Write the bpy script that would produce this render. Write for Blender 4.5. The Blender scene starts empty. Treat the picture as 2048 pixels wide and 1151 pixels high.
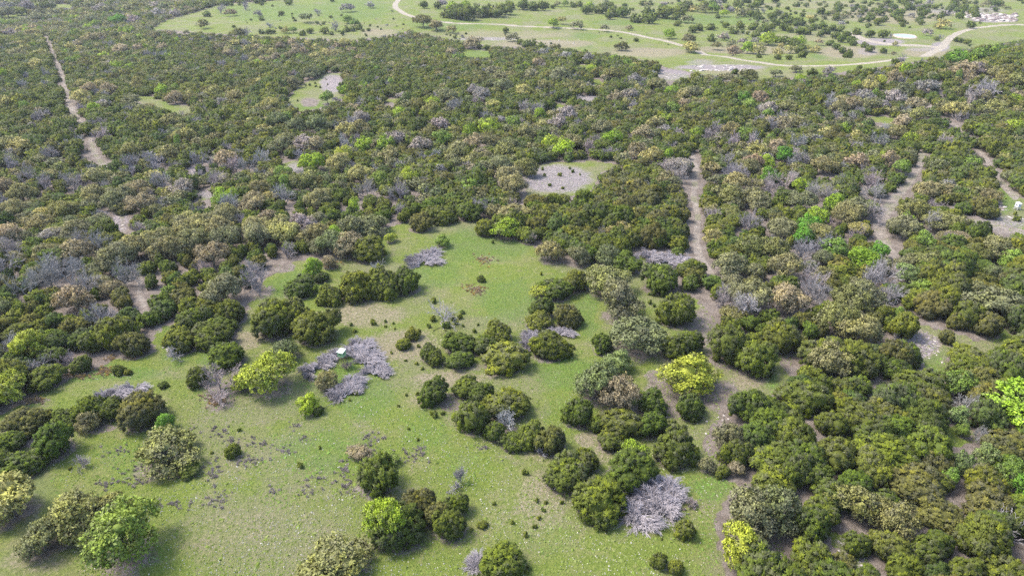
import bpy, bmesh, math, random
import numpy as np
from mathutils import Vector, Matrix, Euler

random.seed(11)
RNG = np.random.default_rng(11)
SC = bpy.context.scene

# ------------------------------------------------------------------ camera, sky, sun, exposure
CAM_H, PITCH, FPX = 61.0, math.radians(27.6), 1365.0      # metres above the meadow, tilt, focal length for a 2048 px frame
cam_d = bpy.data.cameras.new('camera')
cam_d.sensor_width = 36.0
cam_d.lens = 24.0
cam_d.clip_start, cam_d.clip_end = 1.0, 9000.0
cam = bpy.data.objects.new('camera', cam_d)
SC.collection.objects.link(cam)
cam.location = (0, 0, CAM_H)
cam.rotation_euler = (math.radians(90) - PITCH, 0, 0)
SC.camera = cam

SUN_EL, SUN_AZ = 56.0, -75.0       # azimuth from +Y, negative to the left
world = bpy.data.worlds.new('World')
SC.world = world
world.use_nodes = True
wn = world.node_tree
wn.nodes.clear()
w_out = wn.nodes.new('ShaderNodeOutputWorld')
w_bg = wn.nodes.new('ShaderNodeBackground')
w_sky = wn.nodes.new('ShaderNodeTexSky')
w_sky.sky_type = 'NISHITA'
w_sky.sun_disc = False
w_sky.sun_elevation = math.radians(SUN_EL)
w_sky.sun_rotation = math.radians(SUN_AZ)
w_sky.dust_density = 3.0
w_sky.air_density = 1.0
w_bg.inputs['Strength'].default_value = 0.15
wn.links.new(w_sky.outputs[0], w_bg.inputs[0])
wn.links.new(w_bg.outputs[0], w_out.inputs[0])

sun_d = bpy.data.lights.new('sun', 'SUN')
sun_d.energy = 1.85
sun_d.angle = math.radians(16)
sun_d.color = (1.0, 0.94, 0.85)
sun = bpy.data.objects.new('sun', sun_d)
SC.collection.objects.link(sun)
_el, _az = math.radians(SUN_EL), math.radians(SUN_AZ)
SUN_DIR = Vector((math.cos(_el) * math.sin(_az), math.cos(_el) * math.cos(_az), math.sin(_el)))
sun.rotation_euler = SUN_DIR.to_track_quat('Z', 'Y').to_euler()
sun.location = SUN_DIR * 300

SC.view_settings.view_transform = 'Standard'
SC.view_settings.look = 'None'
SC.view_settings.gamma = 1.0
SC.view_settings.use_curve_mapping = False
SC.view_settings.exposure = 1.68
SC.render.engine = 'CYCLES'
SC.cycles.max_bounces = 6
SC.cycles.diffuse_bounces = 4
SC.cycles.transmission_bounces = 2
SC.cycles.volume_bounces = 0
SC.cycles.use_denoising = False

# ------------------------------------------------------------------ helpers: terrain, pixels to places
FWD = np.array([0, math.cos(PITCH), -math.sin(PITCH)])
UP = np.array([0, math.sin(PITCH), math.cos(PITCH)])

def sstep(a, b, x):
    t = np.clip((x - a) / (b - a), 0, 1)
    return t * t * (3 - 2 * t)

def wav(x, y, s, k):
    """cheap smooth noise, about -1..1"""
    return (np.sin(x / s * 1.3 + k) * np.cos(y / s * 1.1 - k * 2.1) + np.sin((x + y) / s * .83 + k * 3.7)
            + np.cos((x * .6 - y * .9) / s * 1.7 + k * 1.3)) / 3

def terrain(x, y):
    x = np.asarray(x, float); y = np.asarray(y, float)
    h = .35 * wav(x, y, 9, 1.) + .9 * wav(x, y, 31, 2.) * sstep(60, 160, y)
    h = h + 3.0 * wav(x, y, 85, 4.) * sstep(110, 260, y)
    h = h - 7 * sstep(350, 440, y) + .036 * np.maximum(y - 440, 0) - .036 * np.maximum(y - 1100, 0)
    h = h + 13 * np.exp(-((x - 255) / 105.) ** 2 - ((y - 300) / 62.) ** 2)
    h = h - 3.5 * sstep(-40, -120, x) * np.exp(-((y - 190) / 60.) ** 2)
    return h

def project(x, y, z):
    x = np.asarray(x, float); y = np.asarray(y, float); z = np.asarray(z, float) - CAM_H
    d = np.maximum(y * FWD[1] + z * FWD[2], .01)
    return 1024 + FPX * x / d, 575.5 - FPX * (y * UP[1] + z * UP[2]) / d, d

_T = np.geomspace(30, 3200, 900)
def hit(px, py, off=0.0):
    """where the line of sight through a picture point first meets the ground (raised by off)"""
    d = FWD + (px - 1024) / FPX * np.array([1., 0, 0]) - (py - 575.5) / FPX * UP
    def f(t):
        return CAM_H + d[2] * t - terrain(d[0] * t, d[1] * t) - off
    v = f(_T)
    i = np.argmax(v < 0)
    if v[i] >= 0:
        i = len(_T) - 1
    a, b = _T[max(i - 1, 0)], _T[i]
    for _ in range(18):
        m = (a + b) / 2
        if f(m) > 0: a = m
        else: b = m
    return d[0] * b, d[1] * b

def in_poly(px, py, poly):
    px = np.asarray(px, float); py = np.asarray(py, float)
    ins = np.zeros(px.shape, bool)
    n = len(poly)
    for i in range(n):
        x1, y1 = poly[i]; x2, y2 = poly[(i + 1) % n]
        if y1 == y2: continue
        c = ((y1 > py) != (y2 > py)) & (px < (x2 - x1) * (py - y1) / (y2 - y1) + x1)
        ins ^= c
    return ins

def line_dist(px, py, pts):
    """distance to a polyline given as (x, y, half width): returns distance / half width"""
    best = np.full(np.shape(px), 1e9)
    for (x1, y1, w1), (x2, y2, w2) in zip(pts[:-1], pts[1:]):
        dx, dy = x2 - x1, y2 - y1
        t = np.clip(((px - x1) * dx + (py - y1) * dy) / (dx * dx + dy * dy + 1e-9), 0, 1)
        q = np.hypot(px - x1 - t * dx, py - y1 - t * dy) / (w1 + (w2 - w1) * t)
        best = np.minimum(best, q)
    return best

# ------------------------------------------------------------------ mesh helpers
def raw_mesh(name, V, faces, attrs=None, mats=(), mat_idx=None, smooth=False, normals=None):
    """faces: list of int arrays (n, k)"""
    me = bpy.data.meshes.new(name)
    V = np.asarray(V, np.float32)
    me.vertices.add(len(V))
    me.vertices.foreach_set('co', V.ravel())
    ls, lt, idx, start = [], [], [], 0
    for F in faces:
        F = np.asarray(F, np.int32)
        if not len(F): continue
        n, k = F.shape
        idx.append(F.ravel())
        ls.append(start + np.arange(n, dtype=np.int32) * k)
        start += n * k
    idx = np.concatenate(idx); ls = np.concatenate(ls)
    me.loops.add(len(idx)); me.loops.foreach_set('vertex_index', idx)
    me.polygons.add(len(ls)); me.polygons.foreach_set('loop_start', ls)
    if mat_idx is not None:
        me.polygons.foreach_set('material_index', np.asarray(mat_idx, np.int32))
    me.polygons.foreach_set('use_smooth', np.full(len(ls), smooth))
    for k, v in (attrs or {}).items():
        v = np.asarray(v, np.float32)
        if v.ndim == 1:
            a = me.attributes.new(k, 'FLOAT', 'POINT'); a.data.foreach_set('value', v)
        else:
            a = me.attributes.new(k, 'FLOAT_COLOR', 'POINT'); a.data.foreach_set('color', v.ravel())
    for m in mats: me.materials.append(m)
    me.update(calc_edges=True)
    if normals is not None:
        me.polygons.foreach_set('use_smooth', np.ones(len(ls), bool))
        me.normals_split_custom_set_from_vertices(np.asarray(normals, np.float32))
    return me

def link(name, data, parent=None, loc=None, rot=None, scale=None):
    o = bpy.data.objects.new(name, data)
    SC.collection.objects.link(o)
    if parent: o.parent = parent
    if loc is not None: o.location = loc
    if rot is not None: o.rotation_euler = rot
    if scale is not None: o.scale = scale
    return o

def tag(o, label=None, cat=None, group=None, kind=None):
    if label: o['label'] = label
    if cat: o['category'] = cat
    if group: o['group'] = group
    if kind: o['kind'] = kind
    return o

def norm(a):
    return a / np.maximum(np.linalg.norm(a, axis=-1, keepdims=True), 1e-9)

def prisms(P0, P1, R0, R1, k=3):
    """many tapered k-sided sticks -> verts, quads"""
    P0 = np.asarray(P0, float); P1 = np.asarray(P1, float)
    R0 = np.asarray(R0, float)[:, None]; R1 = np.asarray(R1, float)[:, None]
    d = norm(P1 - P0)
    ref = np.where(np.abs(d[:, 2:3]) > .9, np.array([[1., 0, 0]]), np.array([[0, 0, 1.]]))
    u = norm(np.cross(d, ref)); v = np.cross(d, u)
    n = len(P0)
    V = np.zeros((n, 2 * k, 3))
    for i in range(k):
        a = 2 * math.pi * i / k
        o = math.cos(a) * u + math.sin(a) * v
        V[:, i] = P0 + o * R0
        V[:, k + i] = P1 + o * R1
    b = (np.arange(n) * 2 * k)[:, None]
    F = np.concatenate([b + np.array([[i, (i + 1) % k, k + (i + 1) % k, k + i]]) for i in range(k)])
    return V.reshape(-1, 3), F

# ------------------------------------------------------------------ node helpers, materials
def new_mat(name):
    m = bpy.data.materials.new(name); m.use_nodes = True
    m.node_tree.nodes.clear()
    return m, m.node_tree
def nd(nt, t, **kw):
    n = nt.nodes.new(t)
    for k, v in kw.items():
        if k.startswith('i_'):
            key = k[2:]
            n.inputs[int(key) if key.isdigit() else key.replace('_', ' ')].default_value = v
        else: setattr(n, k, v)
    return n
def L(nt, a, b): nt.links.new(a, b)
def mixc(nt, fac, a, b, blend='MIX'):
    n = nd(nt, 'ShaderNodeMix', data_type='RGBA', blend_type=blend)
    for s, v in ((n.inputs[0], fac), (n.inputs[6], a), (n.inputs[7], b)):
        if hasattr(v, 'links'): L(nt, v, s)
        elif isinstance(v, tuple): s.default_value = (*v, 1) if len(v) == 3 else v
        else: s.default_value = v
    return n.outputs[2]
def mth(nt, op, a, b=None, c=None, clamp=False):
    n = nd(nt, 'ShaderNodeMath', operation=op, use_clamp=clamp)
    for s, v in zip(n.inputs, (a, b, c)):
        if v is None: continue
        if hasattr(v, 'links'): L(nt, v, s)
        else: s.default_value = v
    return n.outputs[0]
def noise(nt, vec, scale, detail=4, rough=.55, dim='3D'):
    n = nd(nt, 'ShaderNodeTexNoise', noise_dimensions=dim)
    n.inputs['Scale'].default_value = scale; n.inputs['Detail'].default_value = detail
    n.inputs['Roughness'].default_value = rough
    if vec is not None: L(nt, vec, n.inputs['Vector'])
    return n.outputs['Fac']
def ramp(nt, fac, lo, hi):
    n = nd(nt, 'ShaderNodeMapRange', interpolation_type='SMOOTHSTEP')
    L(nt, fac, n.inputs[0]); n.inputs[1].default_value = lo; n.inputs[2].default_value = hi
    return n.outputs[0]

def leaf_mat(name, instanced, tip, grey, trans):
    """base colour from the object (or the instance); tips and a few greyer clumps vary it"""
    m, nt = new_mat(name)
    out = nd(nt, 'ShaderNodeOutputMaterial')
    if instanced:
        col = nd(nt, 'ShaderNodeAttribute', attribute_type='INSTANCER', attribute_name='tint').outputs['Color']
    else:
        col = nd(nt, 'ShaderNodeObjectInfo').outputs['Color']
    tone = nd(nt, 'ShaderNodeAttribute', attribute_type='GEOMETRY', attribute_name='tone').outputs['Fac']
    grain = nd(nt, 'ShaderNodeAttribute', attribute_type='GEOMETRY', attribute_name='grain').outputs['Fac']
    rnd = nd(nt, 'ShaderNodeObjectInfo').outputs['Random']
    c1 = mixc(nt, ramp(nt, tone, .45, 1.0), col, mixc(nt, 1.0, col, tip, 'MULTIPLY'))
    c2 = mixc(nt, mth(nt, 'MULTIPLY', ramp(nt, tone, .32, .0), .6), c1, grey)
    k = mth(nt, 'MULTIPLY_ADD', grain, .85 if grey[2] < .101 else .6, .55 if grey[2] < .101 else .68)
    k = mth(nt, 'MULTIPLY', k, mth(nt, 'MULTIPLY_ADD', rnd, .22, .89))
    hsv = nd(nt, 'ShaderNodeHueSaturation'); L(nt, c2, hsv.inputs['Color']); L(nt, k, hsv.inputs['Value'])
    hue = mth(nt, 'MULTIPLY_ADD', rnd, -.02, .515); L(nt, hue, hsv.inputs['Hue'])
    d = nd(nt, 'ShaderNodeBsdfPrincipled', i_Roughness=.75); d.inputs['Specular IOR Level'].default_value = .18
    L(nt, hsv.outputs[0], d.inputs['Base Color'])
    t = nd(nt, 'ShaderNodeBsdfTranslucent'); L(nt, hsv.outputs[0], t.inputs[0])
    mx = nd(nt, 'ShaderNodeMixShader', i_0=trans); L(nt, d.outputs[0], mx.inputs[1]); L(nt, t.outputs[0], mx.inputs[2])
    L(nt, mx.outputs[0], out.inputs[0])
    return m

def plain_mat(name, a, b, scale=3., rough=.85, obj_col=False, spec=.2):
    m, nt = new_mat(name)
    out = nd(nt, 'ShaderNodeOutputMaterial')
    tc = nd(nt, 'ShaderNodeTexCoord').outputs['Object']
    f = ramp(nt, noise(nt, tc, scale, 4), .3, .7)
    c = mixc(nt, f, a, b)
    d = nd(nt, 'ShaderNodeBsdfPrincipled', i_Roughness=rough); d.inputs['Specular IOR Level'].default_value = spec
    L(nt, c, d.inputs['Base Color'])
    L(nt, d.outputs[0], out.inputs[0])
    return m

def stick_mat(name, instanced):
    m, nt = new_mat(name)
    out = nd(nt, 'ShaderNodeOutputMaterial')
    if instanced:
        col = nd(nt, 'ShaderNodeAttribute', attribute_type='INSTANCER', attribute_name='tint').outputs['Color']
    else:
        col = nd(nt, 'ShaderNodeObjectInfo').outputs['Color']
    grain = nd(nt, 'ShaderNodeAttribute', attribute_type='GEOMETRY', attribute_name='grain').outputs['Fac']
    hsv = nd(nt, 'ShaderNodeHueSaturation'); L(nt, col, hsv.inputs['Color'])
    L(nt, mth(nt, 'MULTIPLY_ADD', grain, .7, .62), hsv.inputs['Value'])
    d = nd(nt, 'ShaderNodeBsdfPrincipled', i_Roughness=.85); d.inputs['Specular IOR Level'].default_value = .15
    L(nt, hsv.outputs[0], d.inputs['Base Color']); L(nt, d.outputs[0], out.inputs[0])
    return m

M_JUN = leaf_mat('juniper_foliage', False, (1.7, 1.62, .85), (.14, .14, .10), .42)
M_JUN_I = leaf_mat('juniper_foliage_woods', True, (1.7, 1.62, .85), (.14, .14, .10), .42)
M_OAK = leaf_mat('oak_foliage', False, (1.2, 1.2, .85), (.15, .145, .102), .25)
M_OAK_I = leaf_mat('oak_foliage_woods', True, (1.2, 1.2, .85), (.15, .145, .102), .25)
M_STICK = stick_mat('weathered_twigs', False)
M_STICK_I = stick_mat('weathered_twigs_woods', True)
M_BARK = plain_mat('grey_bark', (.13, .115, .10), (.24, .22, .20), 4.)
M_JBARK = plain_mat('juniper_bark', (.12, .09, .07), (.22, .18, .15), 5.)

COL = {  # real-world base colours
    'dk': (.104, .138, .024), 'dg': (.090, .130, .032), 'ol': (.138, .160, .027), 'br': (.134, .134, .040),
    'gg': (.165, .188, .085), 'go': (.195, .196, .105), 'tan': (.235, .218, .102), 'pt': (.280, .232, .150),
    'yt': (.215, .218, .078), 'yl': (.330, .375, .050), 'yg': (.285, .385, .038), 'bg': (.160, .310, .040),
    'pg': (.230, .295, .105), 'lg': (.200, .285, .056), 'lv': (.265, .248, .250), 'lp': (.295, .250, .245), 'wh': (.38, .36, .36),
    'pk': (.28, .18, .16), 'rd': (.28, .12, .06), 'sy': (.350, .325, .125),
}
# ------------------------------------------------------------------ where the open ground, trails and road lie
MEADOW = [(-200, 1250), (-200, 800), (0, 830), (60, 800), (100, 775), (190, 740), (240, 715), (308, 705), (312, 650), (335, 655), (345, 700),
          (400, 700), (470, 690), (480, 650), (510, 590), (540, 550), (590, 525), (640, 520), (700, 500), (770, 455), (810, 448), (860, 440),
          (960, 435), (985, 470), (1040, 480), (1080, 505), (1130, 530), (1190, 525), (1270, 545), (1300, 560), (1360, 590), (1400, 600),
          (1430, 640), (1430, 720), (1540, 735), (1590, 670), (1625, 660), (1600, 700), (1570, 760), (1540, 790), (1440, 800), (1432, 870),
          (1450, 960), (1480, 960), (1440, 1010), (1430, 1060), (1440, 1151), (1440, 1250)]
VALLEY = [(300, 62), (330, 42), (400, 22), (430, 12), (560, 0), (560, -60), (2400, -60), (2400, 60), (2048, 80), (1950, 95), (1860, 118), (1800, 128),
          (1640, 150), (1480, 163), (1430, 153), (1340, 136), (1290, 120), (1200, 108), (1100, 96), (1000, 92), (930, 88), (900, 78), (820, 62),
          (760, 74), (700, 80), (560, 74), (450, 68), (330, 60)]
CLEAR = [MEADOW, VALLEY,
         [(1030, 388), (1045, 345), (1090, 328), (1180, 322), (1240, 330), (1200, 345), (1184, 378), (1160, 390), (1080, 392)],
         [(575, 200), (600, 170), (650, 147), (690, 147), (680, 180), (690, 195), (640, 215), (600, 225)],
         [(247, 190), (295, 193), (342, 207), (394, 217), (377, 231), (308, 214)],
         [(1985, 370), (2030, 385), (2048, 400), (2200, 420), (2200, 480), (2048, 470), (1960, 445), (2000, 438), (2008, 410)],
         [(1790, 655), (1850, 650), (1960, 683), (2048, 640), (2048, 668), (1990, 702), (1900, 722), (1890, 760), (1850, 742), (1825, 690)],
         [(1738, 762), (1782, 762), (1785, 798), (1720, 800)],
         [(1868, 855), (1940, 848), (1960, 885), (1880, 895)],
         [(1648, 1060), (1690, 1070), (1760, 1151), (1700, 1151)],
         [(1525, 1085), (1570, 1080), (1568, 1112), (1530, 1112)],
         [(560, 326), (600, 320), (600, 344), (570, 347)], [(383, 342), (412, 330), (408, 340), (386, 350)],
         [(395, 382), (436, 385), (425, 396), (400, 396)], [(420, 305), (432, 300), (430, 318), (424, 318)],
         [(540, 525), (600, 540), (560, 545)], [(922, 98), (980, 102), (985, 118), (928, 115)],
         [(1150, 128), (1180, 130), (1175, 140), (1152, 138)], [(1310, 143), (1380, 150), (1370, 164), (1320, 160)],
         [(1150, 194), (1190, 192), (1196, 200), (1160, 203)], [(1110, 205), (1140, 214), (1100, 222)], [(0, 33), (55, 25), (60, 34), (10, 40)],
         [(25, 8), (60, 6), (150, 10), (145, 17), (60, 14)], [(760, 200), (800, 196), (798, 205), (765, 207)],
         [(840, 228), (856, 240), (850, 248), (838, 238)], [(1485, 238), (1510, 236), (1505, 248), (1488, 250)], [(1740, 232), (1795, 236), (1790, 250), (1745, 243)],
         [(1265, 512), (1300, 508), (1380, 520), (1385, 537), (1300, 535)], [(645, 330), (665, 335), (660, 343), (648, 340)],
         [(1180, 160), (1200, 158), (1205, 168), (1185, 172)], [(880, 66), (900, 70), (895, 78), (882, 76)]]
TRAILS = {
    'left': [(92, 70, 2.0), (103, 92, 2.0), (113, 113, 2.5), (122, 140, 3.0), (130, 164, 3.5), (137, 205, 4.0), (151, 233, 4.5), (170, 252, 4.5), (181, 267, 4.5), (187, 301, 4.5), (202, 325, 5.0), (225, 345, 3.0)],
    'left_low': [(215, 405, 1.3), (235, 411, 3.9), (245, 441, 3.9), (246, 478, 3.9)],
    'left_near': [(291, 510, 3.4), (281, 544, 4.1), (279, 585, 4.5), (288, 613, 4.9), (306, 637, 5.2), (320, 660, 5.2)],
    'centre': [(1382, 300, 3.3), (1392, 342, 5.9), (1387, 394, 5.2), (1396, 431, 5.2), (1392, 483, 6.6), (1397, 510, 7.2), (1414, 537, 6.6), (1430, 560, 5.2)],
    'right': [(1846, 305, 6.0), (1834, 336, 7.9), (1817, 363, 7.9), (1796, 387, 8.9), (1770, 425, 9.8), (1756, 455, 9.8), (1770, 486, 9.8), (1788, 512, 6.0)],
    'far_right_top': [(1846, 197, 1.9), (1865, 219, 2.6)],
    'far_right': [(1889, 240, 3.0), (1916, 253, 3.6), (1940, 284, 4.2), (1964, 308, 4.2), (1985, 336, 4.8), (2002, 366, 5.9), (2030, 392, 7.1)],
    'far_right_low': [(1880, 402, 2.1), (1912, 410, 2.6), (1935, 433, 3.7), (1968, 446, 4.7), (2060, 470, 7.4)],
}
ROAD = [(800, -4, 3), (790, 8, 3.2), (791, 17, 3.5), (806, 27, 3.5), (832, 37, 3), (878, 44, 2.5), (935, 48, 2.3), (1010, 50, 2.3), (1095, 55, 2.3),
        (1170, 58, 2.4), (1240, 63, 2.5), (1290, 74, 2.8), (1350, 87, 3), (1400, 101, 3.3), (1470, 119, 3.5), (1540, 129, 3.5), (1600, 132.5, 3.5),
        (1680, 131, 3.5), (1760, 124, 3.5), (1800, 119, 3.6), (1850, 110, 4.2), (1880, 99, 5), (1889, 88, 4.2), (1897, 78, 3.6), (1915, 66, 3.2), (1945, 57, 2.8), (2000, 50, 2.6), (2200, 49, 2.6)]
SPUR = [(1700, 66, 3), (1718, 76, 5), (1745, 84, 7), (1790, 91, 6), (1840, 91, 4), (1880, 95, 3)]
POND = [(1785, 69), (1800, 68), (1825, 70), (1832, 73.5), (1832, 77.5), (1800, 77), (1790, 73)]
POND2 = [(1998, 42), (2032, 41.2), (2031, 44), (1996, 45)]
RUBBLE = [(1935, 33), (1960, 28), (2000, 30), (2030, 33), (2034, 39), (1995, 42), (1965, 44), (1945, 42)]

# soft patches of ground colour: x, y, rx, ry, strength
LUSH = [(960, 490, 120, 45, 1), (1020, 600, 90, 60, .9), (590, 570, 70, 40, .9), (870, 545, 80, 40, .8), (1175, 620, 26, 70, 1), (1130, 745, 80, 45, .95), (640, 905, 130, 60, .75),
        (730, 790, 70, 60, .8), (200, 745, 150, 22, 1), (350, 690, 40, 60, 1), (430, 715, 60, 20, .9), (850, 860, 60, 60, .6), (60, 990, 90, 60, .7), (1420, 975, 60, 35, .9), (240, 920, 70, 50, .7),
        (610, 790, 90, 40, .6), (430, 790, 60, 30, .6), (1545, 765, 14, 22, 1), (1600, 680, 18, 12, .8), (640, 212, 60, 14, 1), (2015, 400, 22, 28, 1.2), (1930, 260, 18, 18, 1), (345, 205, 30, 8, .8),
        (955, 108, 34, 9, 1), (1150, 745, 50, 20, .6), (1120, 820, 40, 60, .5), (540, 25, 140, 25, .9), (700, 20, 110, 30, .9), (900, 50, 100, 14, .9), (950, 30, 130, 14, .5), (1170, 72, 40, 10, .8), (1170, 92, 22, 9, .9), (1430, 40, 140, 13, 1), (1440, 70, 40, 20, .6),
        (1640, 112, 24, 10, 1), (1590, 68, 40, 8, .7), (1700, 60, 80, 6, .6), (1850, 75, 20, 6, .8), (1890, 52, 30, 5, .8), (1760, 45, 60, 8, .5), (2010, 80, 40, 8, .5), (1740, 137, 40, 8, .7), (1240, 45, 80, 8, .8), (1860, 720, 50, 40, .7), (1990, 665, 40, 15, .7), (1340, 760, 30, 12, .6),
        (1100, 1080, 60, 40, .35), (1430, 1080, 40, 60, .5), (280, 1110, 80, 30, .5), (920, 930, 60, 60, .4), (560, 1000, 40, 40, .35), (690, 735, 30, 40, 1.1)]
STRAW = [(1838, 690, 56, 36, 1), (1950, 450, 80, 16, .8), (990, 437, 40, 8, .3), (730, 630, 110, 32, .75), (800, 690, 100, 40, .75), (900, 757, 110, 20, .8), (1080, 900, 60, 40, .5), (1080, 1010, 70, 80, .6), (1180, 1090, 110, 60, .35), (480, 1060, 170, 60, .45), (70, 1120, 90, 35, .5),
         (495, 680, 45, 22, 1), (860, 800, 60, 20, .7), (1210, 905, 40, 20, .6), (960, 890, 60, 25, .45), (420, 770, 60, 18, .35), (1330, 780, 60, 30, .4), (1500, 760, 50, 20, .8), (900, 520, 50, 20, .25),
         (1180, 880, 30, 20, .8), (1000, 1020, 50, 70, .4), (600, 1060, 120, 60, .35), (950, 580, 30, 12, .5), (970, 520, 26, 10, .5), (1200, 920, 40, 14, .6), (700, 95, 80, 7, .3), (1020, 70, 170, 12, .6), (1090, 88, 120, 10, .9), (1500, 100, 160, 12, .7), (1620, 75, 120, 12, .5),
         (1780, 30, 160, 24, .7), (1850, 105, 60, 12, .8), (1960, 66, 60, 10, .5), (1300, 105, 100, 12, .8), (1460, 140, 90, 12, .6), (1700, 105, 80, 15, .9), (760, 65, 50, 10, .7), (540, 40, 60, 6, .3), (1080, 25, 80, 8, .4), (1650, 10, 200, 12, .5), (680, 165, 30, 14, 1)]
LITTER = [(1330, 790, 55, 60, 1), (1400, 655, 36, 50, 1), (1445, 790, 50, 40, .9), (1430, 880, 26, 50, .9), (900, 810, 30, 14, 1), (200, 855, 50, 16, .8), (65, 880, 40, 20, .8), (560, 532, 40, 14, 1),
          (620, 205, 26, 12, .8), (50, 800, 60, 12, .8), (1180, 525, 60, 14, .8), (1755, 780, 30, 20, 1), (1550, 1098, 30, 16, 1.2), (1225, 950, 60, 14, .5), (1475, 930, 24, 26, .8), (1580, 715, 24, 40, .8), (660, 520, 40, 12, .6),
          (950, 735, 70, 12, .6), (990, 740, 20, 26, .7), (1590, 760, 20, 16, .8), (1250, 885, 60, 20, .4), (1045, 385, 12, 25, 1)]
ROCK = [(1110, 358, 90, 34, 1), (665, 168, 32, 24, .9), (1840, 690, 46, 36, .9), (1990, 445, 90, 22, .7), (1700, 1110, 40, 60, .6), (1440, 135, 110, 7, 1), (1400, 125, 40, 8, .6), (1460, 136, 50, 5, 1), (970, 78, 90, 5, .7), (1100, 85, 70, 8, .4), (1330, 150, 70, 16, .7),
        (1760, 84, 60, 9, 1), (1850, 99, 60, 7, .6), (1985, 38, 55, 9, 1), (1700, 40, 60, 6, .4), (1930, 22, 120, 10, .6), (1880, 94, 24, 12, 1), (240, 440, 20, 40, .8), (590, 335, 24, 14, .7), (415, 388, 30, 10, .8),
        (1430, 800, 60, 60, .25), (1500, 65, 60, 6, .5), (1180, 198, 40, 8, .9), (395, 340, 30, 12, .8), (1650, 90, 60, 12, .4), (1735, 103, 30, 12, .6), (1300, 75, 60, 8, .3), (340, 695, 24, 10, .4), (1320, 522, 60, 10, .5)]
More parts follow.
